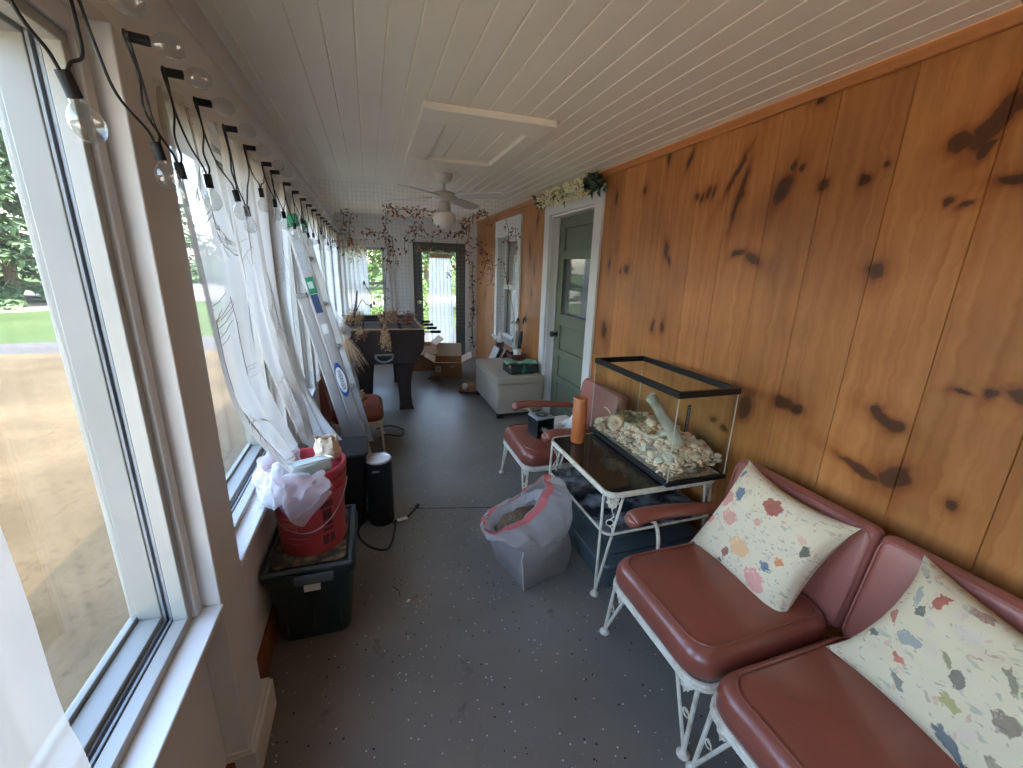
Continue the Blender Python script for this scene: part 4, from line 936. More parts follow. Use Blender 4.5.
# ================================================================ IRON FRAMED VINYL SEATING
LEAFP = [(0, 0), (.34, .06), (.52, -.06), (.40, -.22), (.56, -.36), (.36, -.50), (.30, -.72), (.12, -.74), (0, -1.0), (-.12, -.74), (-.30, -.72), (-.36, -.50), (-.56, -.36), (-.40, -.22), (-.52, -.06), (-.34, .06)]
def grape_leaf(mm, top, dirv, size):
    out = dirv.cross(Vector((0, 0, 1))).normalized()
    mm.prism(LEAFP, lambda a, b, t: top + dirv * a * size * .8 + Vector((0, 0, b * size)) + out * (t - .003), .006)
    for k in range(5): mm.ball(top + dirv * (((k % 3) - 1) * size * .2) + Vector((0, 0, -size * (.2 + .16 * (k // 2)))) , size * .13, 8, 5)
def seat_unit(name, label, cat, loc, rz, width, arms, group=None, depth=.58, seatmat='vinyl', backmat='vinylback', legin=.0, back=(.0, .0)):
    """origin on the floor under the seat centre, front towards -X"""
    t = thing(name, label, cat, (0, 0, 0), group=group)
    w, d = width, depth; hx, hy = d / 2, w / 2
    m = MB()                                                     # seat rail: rounded rectangle of flat bar
    ring = []
    r = .07
    for cx, cy, a0 in ((hx - r, hy - r, 0), (-hx + r, hy - r, 90), (-hx + r, -hy + r, 180), (hx - r, -hy + r, 270)):
        for k in range(7): a = radians(a0 + 15 * k); ring.append((cx + r * cos(a), cy + r * sin(a)))
    for z in (.262, .278): m.tube([(x, y, z) for x, y in ring], .009, 6, closed=True)
    for y in (-hy * .5, 0, hy * .5): m.tube([(-hx + .01, y, .268), (hx - .01, y, .268)], .006, 6)
    m.build('seat_rail', M['iron'], t)
    m = MB(); rings = []
    PROF = [(.03, .281), (.008, .286), (.0, .300), (-.003, .325), (.0, .350), (.008, .368), (.020, .381), (.034, .3885), (.06, .393), (.10, .399), (.15, .405), (.2, .409)]
    for ins, z in PROF:
        r = max(.012, .085 - ins * .5); X0, X1, Y0, Y1 = -hx - .008 + ins, hx + .004 - ins, -hy + .002 + ins, hy - .002 - ins
        ring = []
        for cx, cy, a0 in ((X1 - r, Y1 - r, 0), (X0 + r, Y1 - r, 90), (X0 + r, Y0 + r, 180), (X1 - r, Y0 + r, 270)):
            for k in range(9): a = radians(a0 + 11.25 * k); ring.append(Vector((cx + r * cos(a), cy + r * sin(a), z)))
        rings.append(ring)
    nr = len(rings[0]); m.add([p for rg_ in rings for p in rg_], [(q * nr + k, q * nr + (k + 1) % nr, (q + 1) * nr + (k + 1) % nr, (q + 1) * nr + k) for q in range(len(rings) - 1) for k in range(nr)] + [tuple(range(nr))[::-1], tuple((len(rings) - 1) * nr + k for k in range(nr))])
    s = m.build('seat', M[seatmat], t)
    m = MB(); m.tube([p + Vector((0, 0, .002)) for p in rings[7]], .004, 6, closed=True); m.build('piping', M[seatmat], s)
    # back cushion, leaning
    lean = radians(11); R = Matrix.Rotation(lean, 3, 'Y')
    bw, bo = w + back[0], back[1]
    bc = Vector((hx + .062, bo, .515))
    m = MB(); m.rbox(bc, (.075, bw, .40), .03, 4, R); b = m.build('backrest', M[backmat], t)
    m = MB(); pr = []; r = .04
    for cy, cz, a0 in ((bw / 2 - r - .012, .20 - r - .012, 0), (-bw / 2 + r + .012, .20 - r - .012, 90), (-bw / 2 + r + .012, -.20 + r + .012, 180), (bw / 2 - r - .012, -.20 + r + .012, 270)):
        for k in range(6): a = radians(a0 + 18 * k); pr.append(bc + R @ Vector((-.0365, cy + r * cos(a), cz + r * sin(a))))
    m.tube(pr, .004, 6, closed=True); m.build('piping', M[backmat], b)
    # back uprights
    for y in (-hy * .62, hy * .62):
        m = MB(); m.tube(curve_pts([(hx - .02, y, .27), (hx + .06, y, .30), (hx + .10, y, .45), (hx + .155, y + .0, .66)], 5), .008, 7); m.build('back_upright', M['iron'], t)
    # legs: V of two rods ending in a pad, with a grape leaf and a scroll between
    for sx, sy in ((-1, -1), (-1, 1), (1, -1), (1, 1)):
        foot = Vector((sx * (hx - (.0 if sx < 0 else .03)), sy * (hy - .012 - legin), .006))
        a = Vector((sx * (hx - .012), sy * (hy - .11), .262)); b_ = Vector((sx * (hx - .10), sy * (hy - .012), .262)); k_ = Vector((sx * (hx - .022), sy * (hy - .022), .262))
        m = MB()
        m.tube([k_ + Vector((0, 0, 0)), foot + Vector((0, 0, .01))], .0075, 7); m.tube([a, foot + Vector((0, 0, .012))], .0065, 7)
        m.lathe([(0, -.006), (.02, -.006), (.022, .0), (.016, .008), (.008, .016), (.0, .018)], foot, 14, cap=False)
        lg = m.build('leg', M['iron'], t)
        m = MB()
        grape_leaf(m, (k_ + a) / 2 + Vector((0, 0, -.004)), (a - k_).normalized(), .064)
        m.build('leaf_ornament', M['iron'], lg)
        m = MB(); cn = foot.lerp((k_ + a) * .5, .50); dirv = (a - k_).normalized()
        m.tube([cn + dirv * (.014 * (1 - k / 26) + .003) * cos(k * .55) + Vector((0, 0, (.014 * (1 - k / 26) + .003) * sin(k * .55) + k * .0012)) for k in range(22)], .0026, 5); m.build('scroll', M['iron'], lg)
    for sd in arms:
        y = sd * (hy + .035)
        m = MB(); path = curve_pts([(-hx + .09, y, .50), (-hx + .16, y, .518), (-hx + .30, y, .515), (hx - .05, y, .492), (hx + .06, y, .475)], 6)
        def armf(u, v):
            p = lerp_poly(path, u); an = v * 2 * pi
            e = sin(pi * min(1, max(0, u * 8 + .12) / 2)) if u < .12 else (1 if u < .9 else max(.55, sin(pi * (.5 + (u - .9) * 3))))
            w_ = 1.12 - .42 * u; return p + Vector((0, cos(an) * .041 * e * w_, sin(an) * .027 * e * w_))
        m.grid(lambda u, v: armf(v, u), 18, 34, wrap=True)
        am = m.build('armrest', M['vinyl'], t)
        c0 = lerp_poly(path, 0); m2 = MB(); m2.ball(c0 + Vector((.016, 0, 0)), (.026, .040, .026), 14, 9); m2.build('arm_cap', M['vinyl'], am)
        m = MB(); m.tube(curve_pts([(-hx + .17, y, .492), (-hx + .225, y, .47), (-hx + .245, y - sd * .01, .40), (-hx + .24, y - sd * .03, .30), (-hx + .23, y - sd * .045, .272)], 6), .0085, 7); m.build('arm_support', M['iron'], am)
    if rz == 'k': pass
    place(t, loc, rz); return t
GS = 'matching salmon vinyl patio seats with white iron frames'
seat_unit('sofa_section', 'salmon vinyl sofa section with one armrest holding the square rose pillow', 'sofa', (1.165, .985, 0), 0, .515, (1,), GS, back=(.055, .032))
seat_unit('sofa_section', 'armless salmon vinyl sofa section nearest the camera under the long botanical pillow', 'sofa', (1.165, .44, 0), 0, .535, (), GS, back=(.02, .01))
seat_unit('armchair', 'salmon vinyl armchair beside the green door with a black box on its seat', 'chair', (1.16, 2.49, 0), 0, .52, (1, -1), GS)
seat_unit('side_chair', 'pink vinyl chair with white iron legs half hidden behind the ladder', 'chair', (-.155, 3.53, 0), pi, .47, (), GS, depth=.38)

# pillows
def pillow(name, label, c, sx, sy, R, mat, T=.075):
    m = MB(); n = 36; vs = []; fs = []; uvs = []
    for side in (1, -1):
        for j in range(n + 1):
            for i in range(n + 1):
                u, v = i / n * 2 - 1, j / n * 2 - 1
                pin = 1 - .15 * (1 - u * u) * abs(v) ** 4 ; pin2 = 1 - .15 * (1 - v * v) * abs(u) ** 4
                h = ((1 - u ** 4) * (1 - v ** 4)) ** .55
                nz = noise.noise(Vector((u * 2.2, v * 2.2, side * 3))) * .10 + noise.noise(Vector((u * 5, v * 5, side * 5))) * .05
                vs.append(Vector((u * sx / 2 * pin2, v * sy / 2 * pin, side * T * h * (1 + nz))))
                uvs.append((u / 2 * (sx / max(sx, sy)), v / 2 * (sy / max(sx, sy))))
    w = n + 1
    for sd, off in ((1, 0), (-1, w * w)):
        for j in range(n):
            for i in range(n):
                q = (off + j * w + i, off + j * w + i + 1, off + (j + 1) * w + i + 1, off + (j + 1) * w + i)
                fs.append(q if sd > 0 else q[::-1])
    m.add([R @ v + Vector(c) for v in vs], fs); m.uv = uvs
    return tag(m.build(name, mat, angle=80), label, 'pillow')
def frame(xa, za):
    xa = Vector(xa).normalized(); za = Vector(za); za = (za - xa * za.dot(xa)).normalized(); return Matrix((xa, za.cross(xa), za)).transposed()
REDF, PINK, PEACH, BLUE, DK = (150, 46, 48), (206, 132, 124), (222, 172, 122), (70, 96, 122), (60, 66, 62)
spots1 = [(.02, .27, .095, .085, .2, REDF, (176, 70, 66)), (-.37, .10, .085, .085, 0, PINK, (226, 170, 158)), (-.22, -.02, .085, .07, 0, (208, 140, 128), (232, 186, 172)), (-.28, .2, .05, .07, .3, BLUE, (128, 142, 150)),
          (.0, -.17, .105, .085, .1, PEACH, (234, 198, 150)), (.24, -.30, .11, .085, -.3, (212, 138, 132), (230, 176, 164)), (-.08, -.29, .035, .05, 0, (130, 52, 56), (160, 80, 78)), (.24, -.15, .05, .03, -.3, BLUE, (96, 124, 152)),
          (.30, -.06, .035, .03, 0, (208, 120, 60), PEACH), (-.40, -.14, .05, .06, 0, PINK, (230, 180, 170)), (.33, .18, .05, .04, 0, (214, 166, 150), (232, 206, 190)), (.40, .12, .04, .05, 0, DK, (120, 120, 110)), (.0, .09, .035, .03, 0, (214, 150, 130), (160, 90, 80)),
          (.12, -.42, .04, .03, 0, (200, 130, 110), PEACH), (-.10, -.40, .03, .03, 0, DK, (80, 84, 78)), (.2, -.44, .05, .03, 0, (90, 104, 84), DK), (-.4, .36, .025, .05, 0, (100, 110, 130), DK)]
spots2 = [(-.30, .20, .03, .045, 0, (160, 58, 52), REDF), (-.33, .11, .025, .03, 0, (88, 92, 92), DK), (-.38, .17, .022, .06, .3, (150, 152, 148), (176, 176, 168)), (-.28, -.02, .055, .028, .1, (140, 142, 142), (170, 170, 164)), (-.40, .02, .02, .04, .8, (172, 92, 80), REDF),
          (-.16, .16, .055, .045, 0, (206, 192, 176), (190, 172, 156)), (-.18, .27, .045, .03, .3, (150, 110, 98), (196, 180, 168)), (-.25, -.12, .025, .025, 0, (190, 96, 88), REDF), (.0, .12, .02, .06, .7, (124, 120, 96), (142, 138, 110)), (.05, .14, .018, .055, .0, (136, 132, 100), (150, 146, 116)),
          (-.09, -.02, .022, .045, .3, (100, 94, 88), DK), (-.15, .02, .035, .018, -.4, (128, 122, 84), (150, 140, 100)), (-.06, -.12, .04, .025, 0, (160, 148, 92), (176, 162, 110)), (.08, -.03, .05, .04, 0, (120, 104, 92), (164, 146, 132)), (.02, -.26, .035, .09, .9, (66, 82, 98), (44, 54, 66)), (.10, -.30, .03, .05, .6, (52, 60, 66), BLUE),
          (.32, -.22, .055, .06, 0, REDF, (130, 44, 46)), (.30, .0, .055, .06, 0, (208, 196, 184), (192, 176, 162)), (.25, .30, .04, .06, .4, (140, 140, 120), (160, 150, 130)), (.14, -.18, .04, .025, 0, (150, 132, 112), (100, 96, 84)), (-.40, -.10, .03, .02, 0, (72, 84, 96), DK), (-.2, -.2, .05, .02, -.5, (110, 112, 106), DK)]
tl, tr, bl, br = Vector((1.42, 1.215, .665)), Vector((1.46, .79, .70)), Vector((1.27, 1.215, .375)), Vector((1.255, .755, .36))
R1 = frame((tr - tl + br - bl), Vector((-.80, -.02, .45)))
pillow('throw_pillow', 'square cream pillow printed with red and pink roses on the armed sofa section', (1.372, 1.0, .54), .455, .44, R1 @ Matrix.Rotation(radians(-6), 3, 'Z'), floral('rose_print_linen', spots1))
R2 = frame(Vector((.0, -1, -.06)), Vector((-.74, 0, .5)))
pillow('throw_pillow', 'long cream pillow printed with grey botanical sprigs on the armless sofa section', (1.375, .345, .525), .58, .40, R2 @ Matrix.Rotation(radians(-5), 3, 'Z'), floral('botanical_print_linen', spots2, ground=(208, 194, 164)), T=.085)

# ================================================================ SIDE TABLE WITH TANK
TXa, TXb, TYa, TYb, TZ = .945, 1.57, 1.408, 2.085, .55
t = thing('side_table', 'white iron side table with black glass top under the glass tank', 'table', ((TXa + TXb) / 2, (TYa + TYb) / 2, 0))
def rring(x0, x1, y0, y1, r, k=6):
    out = []
    for cx, cy, a0 in ((x1 - r, y1 - r, 0), (x0 + r, y1 - r, 90), (x0 + r, y0 + r, 180), (x1 - r, y0 + r, 270)):
        for i in range(k + 1): a = radians(a0 + 90 * i / k); out.append((cx + r * cos(a), cy + r * sin(a)))
    return out
m = MB(); rg = rring(TXa, TXb, TYa, TYb, .06)
n = len(rg); inner = rring(TXa + .012, TXb - .012, TYa + .012, TYb - .012, .05)
vs = [(x, y, z) for z, R_ in ((TZ - .025, rg), (TZ, rg), (TZ, inner), (TZ - .025, inner)) for x, y in R_]
m.add(vs, [(j * n + k, j * n + (k + 1) % n, ((j + 1) % 4) * n + (k + 1) % n, ((j + 1) % 4) * n + k) for j in range(4) for k in range(n)])
m.build('top_rim', M['iron'], t, bevel=.003)
m = MB(); m.prism(inner, lambda a, b, q: Vector((a, b, TZ - .008 + q)), .006); m.build('glass_top', M['blackglass'], t)
m = MB(); m.tube([(x, y, .335) for x, y in rring(TXa + .012, TXb - .012, TYa + .012, TYb - .012, .035)], .0065, 7, closed=True); m.build('shelf_rail', M['iron'], t)
m = MB(); m.prism(rring(TXa + .016, TXb - .016, TYa + .016, TYb - .016, .03), lambda a, b, q: Vector((a, b, .338 + q)), .005); m.build('glass_shelf', M['marble'], t)
for sx, sy in ((0, 0), (0, 1), (1, 0), (1, 1)):
    cx, cy = (TXa, TXb)[sx], (TYa, TYb)[sy]; dx, dy = (1, -1)[sx], (1, -1)[sy]
    foot = Vector((cx + dx * -.004, cy + dy * .03, .006)); p1 = Vector((cx + dx * .006, cy + dy * .05, TZ - .026)); p2 = Vector((cx + dx * .085, cy + dy * .012, TZ - .026))
    m = MB(); m.tube([p1, foot + Vector((0, 0, .012))], .0068, 7); m.tube([p2, foot + Vector((0, 0, .012))], .0068, 7)
    m.lathe([(0, -.006), (.02, -.006), (.022, .001), (.016, .009), (.009, .018), (0, .02)], foot, 14, cap=False); lg = m.build('leg', M['iron'], t)
    m = MB(); cn = (p1 + p2) / 2 + Vector((0, 0, -.006)); dirv = (p2 - p1).normalized(); out = dirv.cross(Vector((0, 0, 1)))
    grape_leaf(m, cn + Vector((0, 0, -.004)), dirv, .07)
    m.build('leaf_ornament', M['iron'], lg)
    m = MB(); c2 = cn + Vector((0, 0, -.135)) - dirv * .004
    m.tube([c2 + dirv * .017 * cos(k * .42) + Vector((0, 0, .017 * sin(k * .42))) for k in range(16)], .003, 5); m.tube([cn + Vector((0, 0, -.07)), cn + Vector((0, 0, -.10)) + dirv * .012, c2 + Vector((0, 0, .017))], .003, 5); m.tube(curve_pts([c2 + Vector((0, 0, -.017)), c2 + dirv * .014 + Vector((0, 0, -.035)), c2 + Vector((0, 0, -.055))], 4), .003, 5)
    m.build('scroll', M['iron'], lg)
# glass tank
KX0, KX1, KY0, KY1, KZ0, KZ1 = 1.238, 1.575, 1.396, 2.125, TZ + .002, 1.008
t = thing('glass_tank', 'rectangular glass tank with black rims holding seashells on the side table', 'tank', ((KX0 + KX1) / 2, (KY0 + KY1) / 2, KZ0))
def trimring(z0, z1, th=.016, lip=.004):
    q = MB(); q.bb(KX0 - lip, KX1 + lip, KY0 - lip, KY0 + th, z0, z1); q.bb(KX0 - lip, KX1 + lip, KY1 - th, KY1 + lip, z0, z1); q.bb(KX0 - lip, KX0 + th, KY0 + th, KY1 - th, z0, z1); q.bb(KX1 - th, KX1 + lip, KY0 + th, KY1 - th, z0, z1); return q
trimring(KZ1 - .03, KZ1).build('top_rim', M['blackplastic'], t, bevel=.003)
trimring(KZ0, KZ0 + .022).build('bottom_rim', M['blackplastic'], t, bevel=.003)
for nm, x0, x1, y0, y1 in (('glass_pane', KX0 + .003, KX0 + .007, KY0 + .006, KY1 - .006), ('glass_pane', KX1 - .007, KX1 - .003, KY0 + .006, KY1 - .006), ('glass_pane', KX0 + .008, KX1 - .008, KY0 + .003, KY0 + .007), ('glass_pane', KX0 + .008, KX1 - .008, KY1 - .007, KY1 - .003)):
    q = MB(); q.bb(x0, x1, y0, y1, KZ0 + .01, KZ1 - .004); q.build(nm, M['tankglass'], t, smooth=False)
q = MB(); q.bb(KX0 + .008, KX1 - .008, KY0 + .008, KY1 - .008, KZ0 + .006, KZ0 + .011); q.build('bottom_pane', M['blackglass'], t, smooth=False)
for x, y in ((KX0 + .004, KY0 + .004), (KX1 - .004, KY0 + .004), (KX0 + .004, KY1 - .004), (KX1 - .004, KY1 - .004)):
    q = MB(); q.tube([(x, y, KZ0 + .02), (x, y, KZ1 - .03)], .003, 6); q.build('silicone_seam', M['drift'], t)
q = MB(); q.bb(KX0 + .055, KX0 + .073, KY0 + .0015, KY0 + .0025, .82, .945); th_ = q.build('thermometer_strip', M['blackplastic'], t, smooth=False)
q = MB()
for k in range(11): q.bb(KX0 + .060, KX0 + .068, KY0 + .0008, KY0 + .0014, .826 + k * .0105, .832 + k * .0105)
q.build('strip_marks', M['track'], th_, smooth=False)
# heap of shells: grit bed plus individual shells
def heapz(x, y):
    u, v = (x - KX0) / (KX1 - KX0), (y - KY0) / (KY1 - KY0)
    return KZ0 + .026 + .105 * sin(pi * min(1, max(0, u * .60 + .10))) * (.55 + .45 * sin(pi * min(1, v * .9 + .1))) + .01 * noise.noise(Vector((x * 30, y * 30, 0)))
q = MB(); q.grid(lambda u, v: Vector((KX0 + .012 + u * (KX1 - KX0 - .024), KY0 + .012 + v * (KY1 - KY0 - .024), heapz(KX0 + .012 + u * (KX1 - KX0 - .024), KY0 + .012 + v * (KY1 - KY0 - .024)) - .012)), 40, 80)
b0 = len(q.v); q.bb(KX0 + .012, KX1 - .012, KY0 + .012, KY1 - .012, KZ0 + .012, KZ0 + .02)
tag(q.build('shell_grit', M['grit']), 'bed of fine broken shell grit in the bottom of the glass tank', 'shells', kind='stuff')
def clam(s, ribs=11):
    q = MB(); n, r_ = 30, 9; vs = []; fs = []
    for j in range(r_ + 1):
        f = j / r_
        for i in range(n + 1):
            a = radians(-100 + 200 * i / n); R_ = s * f * (1 + .035 * cos(a * ribs)) * (1 - .12 * abs(sin(a)))
            vs.append(Vector((R_ * cos(a) - s * .4, R_ * sin(a) * .95, s * .42 * (1 - f * f) ** .7 * (1 if f < 1 else 0) + .02 * s * cos(a * ribs * 1.0) * f)))
    w = n + 1
    for j in range(r_):
        for i in range(n): fs.append((j * w + i, j * w + i + 1, (j + 1) * w + i + 1, (j + 1) * w + i))
    q.add(vs, fs); return q
def whelk(s):
    q = MB(); pts = []; rs_ = []
    for k in range(46):
        a = k * .42; f = k / 45; pts.append(Vector((cos(a) * s * .34 * (f ** 1.4), sin(a) * s * .34 * (f ** 1.4), s * (.62 - 1.0 * f ** 1.2)))); rs_.append(s * (.03 + .30 * f ** 1.5))
    q.tube(pts, rs_, 9); R_ = Matrix.Rotation(radians(80), 3, 'Y'); q.v = [R_ @ v for v in q.v]; return q
def cockle(s):
    q = MB(); q.ball((0, 0, 0), (s * .5, s * .42, s * .32), 16, 10)
    q.v = [v * (1 + .05 * sin(14 * atan2(v.y, v.x + .3 * s))) for v in q.v]; return q
protos = []
for f, s, mt in ((clam, .036, 'shell_c'), (cockle, .046, 'shell_a'), (whelk, .040, 'shell_b'), (clam, .028, 'shell_b'), (cockle, .034, 'shell_d'), (whelk, .030, 'shell_a'), (cockle, .030, 'shell_c'), (clam, .032, 'shell_a')):
    q = f(s); o = q.build('seashell', M[mt], origin=(0, 0, 0), solid=.002 if f is clam else 0); protos.append(o)
GR = 'small seashells heaped in the glass tank'
LB = 'small pale seashell lying in the mixed heap inside the glass tank'
rs = random.Random(12); put = 0; tries = 0; done = []
while put < 235 and tries < 20000:
    tries += 1
    x, y = rs.uniform(KX0 + .027, KX1 - .027), rs.uniform(KY0 + .027, KY1 - .027)
    z = heapz(x, y) + .004
    if any((Vector((x, y)) - p).length < d for p, d in done): continue
    i = put if put < len(protos) else rs.randrange(len(protos))
    o = protos[i] if put < len(protos) else protos[i].copy()
    if put >= len(protos): COL.objects.link(o)
    o.location = (x, y, z + .005); o.rotation_euler = (rs.uniform(-.6, .6), rs.uniform(-.6, .6), rs.uniform(0, 6.28))
    sc_ = rs.uniform(.8, 1.3); o.scale = (sc_, sc_, sc_)
    tag(o, LB, 'seashell', GR); done.append((Vector((x, y)), .0195)); put += 1
for k in range(58):
    o = protos[rs.randrange(len(protos))].copy(); COL.objects.link(o)
    if k < 40: x, y = KX0 + rs.uniform(.018, .026), KY0 + .03 + (KY1 - KY0 - .06) * (k + rs.uniform(.1, .9)) / 40
    else: x, y = KX0 + .03 + (KX1 - KX0 - .06) * (k - 40 + rs.uniform(.1, .9)) / 18, KY0 + rs.uniform(.018, .026)
    o.location = (x, y, heapz(x, y) + rs.uniform(-.022, .004)); o.rotation_euler = (rs.uniform(-.9, .9), rs.uniform(-.9, .9), rs.uniform(0, 6.28))
    sc_ = rs.uniform(.55, .8); o.scale = (sc_, sc_, sc_); tag(o, LB, 'seashell', GR)
def big(q, lab, p, rot, mt, so=0.0):
    o = q.build('seashell', M[mt], origin=(0, 0, 0), solid=so); o.location = Vector(p) + Vector((0, 0, .022)); o.rotation_euler = rot; return tag(o, lab, 'seashell')
big(clam(.062, 15), 'largest white ribbed clam shell at the near corner of the tank', (1.305, 1.475, .645), (.5, -.35, 2.3), 'shell_c', .003)
big(cockle(.085), 'big round cream shell leaning beside the grey driftwood at the back of the heap', (1.42, 1.78, .685), (.5, .5, .3), 'shell_a')
big(clam(.05, 13), 'pale scallop shell standing at the far left end of the heap', (1.30, 2.03, .665), (.9, .3, .6), 'shell_a', .003)
big(whelk(.085), 'large spiral whelk lying near the far left of the heap', (1.285, 1.93, .66), (.2, .2, 1.2), 'shell_b')
big(whelk(.075), 'spiral shell with rust bands at the near right end of the heap', (1.50, 1.47, .62), (.1, .3, 2.6), 'shell_d')
big(whelk(.08), 'long pale conch at the right end of the heap by the glass', (1.52, 1.56, .63), (.3, .1, .5), 'shell_a')
big(clam(.045, 12), 'grey white clam in the middle of the heap left of the driftwood', (1.30, 1.70, .665), (.7, -.2, 1.9), 'shell_c', .003)
# driftwood
q = MB()
def knot_(pts, rr): q.tube(curve_pts(pts, 5), [rr[min(int(i / 5), len(rr) - 1)] + .003 * noise.noise(Vector((i * .7, 0, 0))) for i in range(5 * (len(pts) - 1) + 1)], 14)
A = Vector((1.335, 1.60, .85)); 
tp = atY(650, 395, 1.62); md = atY(672, 432, 1.57); lo_ = atY(682, 455, 1.53); bt = atY(687, 476, 1.49)
knot_([tp, tp.lerp(md, .5), md, lo_, bt], [.026, .028, .034, .052, .044, .030])
knot_([lo_, lo_ + Vector((.05, .0, .03)), lo_ + Vector((.085, .0, .06))], [.036, .026, .014]); knot_([md, md + Vector((-.01, .05, -.03)), md + Vector((.0, .075, -.07))], [.024, .02, .012])
knot_([lo_, lo_ + Vector((-.02, .06, -.01)), lo_ + Vector((-.01, .10, -.02))], [.03, .022, .012])
for v in q.v: v += noise.noise_vector(v * 22) * .011
tag(q.build('driftwood', M['drift']), 'grey weathered driftwood branch standing upright in the shell heap in the tank', 'driftwood')
def rosette(label, c, s):
    q = MB(); c = Vector(c)
    for k in range(26):
        a = k * 2.4; e = .25 + .9 * (k / 26); q.leaf(c, (cos(a) * (1.25 - e), sin(a) * (1.25 - e), e), (0, 0, 1), s * rnd(.7, 1.1), s * .42)
    return tag(q.build('dried_succulent', M['succ'], solid=.003), label, 'plant')
rosette('dull green dried succulent rosette at left in the shell heap', (1.35, 1.93, .665), .085)
rosette('smaller dried succulent rosette between the round cream shell and the green one', (1.40, 1.865, .675), .07)
# wooden cylinder
t = thing('wooden_cylinder', 'orange brown wooden cylinder standing on the black glass table beside the tank', 'vase', (1.085, 1.985, TZ))
m = MB(); m.lathe([(0, .001), (.039, .001), (.040, .006), (.040, .262), (.038, .266), (.033, .266), (.031, .25), (.031, .02), (0, .02)], (1.085, 1.985, TZ), 28, cap=False); m.build('body', M['terracotta'], t)
m = MB(); m.lathe([(.032, .258), (.0385, .2665), (.0405, .262), (.0405, .255), (.0402, .254)], (1.085, 1.985, TZ), 28, cap=False); m.build('rim', M['pinetrim'], t)
# low dark bin under the table
t = thing('storage_bin', 'low slate green plastic bin with lid on the floor under the side table', 'bin', (1.28, 1.72, 0))
m = MB(); taper(m, .985, 1.58, 1.435, 2.02, .001, .145, .02, .03); m.build('body', M['slate'], t)
m = MB(); taper(m, .965, 1.60, 1.415, 2.04, .146, .168, 0, .03); m.build('lid', M['slate'], t)
m = MB(); taper(m, 1.02, 1.545, 1.47, 1.985, .169, .184, .008, .03)
for k in range(3): m.rbox((1.28, 1.58 + k * .14, .186), (.44, .02, .008), .003, 2)
m.build('lid_ridges', M['slate'], t)
# bag of pellets
PB = Vector((.715, 1.715, 0))
t = thing('trash_bag', 'white drawstring bin bag half full of grey pellets on the floor', 'bag', tuple(PB))
toCam = atan2(1.559 - PB.y, .624 - PB.x)   # the sharp bottom corner
def bagshape(a, f):
    """radius of the sack: a squarish foot with sharp corners that swells upwards; f 0 bottom, 1 shoulder"""
    d = a - toCam
    dia = 1 / (abs(cos(d)) + abs(sin(d)))
    k = max(0, 1 - f * 1.1); sh = dia * (.35 + .65 * k) + .82 * (1 - (.35 + .65 * k))
    return (.178 + .045 * sin(min(1, f * 1.05) * pi * .62)) * sh * 1.04
ZB = .235
def bagouter(u, v):
    a = u * 2 * pi; r = bagshape(a, v)
    p = PB + Vector((cos(a) * r - .012 * v, sin(a) * r, .003 + ZB * v))
    return p + noise.noise_vector(Vector((cos(a) * 3, sin(a) * 3, v * 5))) * .010 * v
def bagrim(a):
    x, y = -.095 + .150 * cos(a), .062 * sin(a)
    k = (x + .245) / .30
    return PB + Vector((x, y, .275 + .13 * k ** 1.2 + (.025 if y > 0 else -.012)))
def bagtop(u, v):
    a = u * 2 * pi; s0 = bagouter(u, 1); e = bagrim(a)
    p = s0.lerp(e, v ** 1.15)
    out = Vector((cos(a), sin(a), .35)); p += out * (.038 * sin(pi * v) * (1 + .5 * max(0, cos(a))))
    if cos(a) > .2: p.z += .075 * sin(pi * min(1, v * .8)) * (cos(a) - .2) + .05 * v * (cos(a) - .2)
    return p + noise.noise_vector(Vector((cos(a) * 2.6, sin(a) * 2.6, v * 3 + 5))) * .024 * sin(pi * min(1, v * .75)) + noise.noise_vector(Vector((cos(a) * 8, sin(a) * 8, v * 5))) * .006
m = MB(); m.grid(bagouter, 96, 26, wrap=True); m.add([PB + Vector((cos(k / 72 * 2 * pi) * bagshape(k / 72 * 2 * pi, 0), sin(k / 72 * 2 * pi) * bagshape(k / 72 * 2 * pi, 0), .003)) for k in range(72)], [tuple(range(72))])
m.build('bag_body', M['bag'], t)
m = MB(); m.grid(bagtop, 110, 26, wrap=True); m.build('bag_top', M['bag'], t)
def band(u, v):
    p = bagtop(u, .86 + v * .14); a = u * 2 * pi; return p + Vector((cos(a), sin(a), .9)).normalized() * .009 + Vector((0, 0, .004 * sin(u * 60)))
m = MB(); m.grid(band, 110, 4, wrap=True); m.build('drawstring_band', M['redband'], t)
def lip(u, v):
    a = u * 2 * pi; e = bagrim(a); c_ = PB + Vector((-.095, 0, e.z)); q = e + (c_ - e) * (.25 * v) + Vector((0, 0, -.05 * v)); return q + noise.noise_vector(Vector((cos(a) * 5, sin(a) * 5, v * 3))) * .008
m = MB(); m.grid(lip, 90, 6, wrap=True); m.build('inner_lip', M['bag'], t)
m = MB()
def pel(u, v):
    a = u * 2 * pi
    if v < .6: f = v / .6; r = bagshape(a, f) - .008; return PB + Vector((cos(a) * r - .012 * f, sin(a) * r, .006 + ZB * f))
    f = (v - .6) / .4; r = (bagshape(a, 1) - .008) * (1 - f); return PB + Vector((cos(a) * r - .012 - .09 * f, sin(a) * r, ZB + .006 + .075 * sin(f * pi / 2)))
m.grid(pel, 60, 40, wrap=True); o = m.build('pellets', M['pellet'], t); o['kind'] = 'stuff'
m = MB(); m.tube([bagouter(toCam / (2 * pi) % 1, k / 10) + Vector((cos(toCam), sin(toCam), 0)) * .002 for k in range(11)], .0028, 5); m.build('seam', M['white'], t)

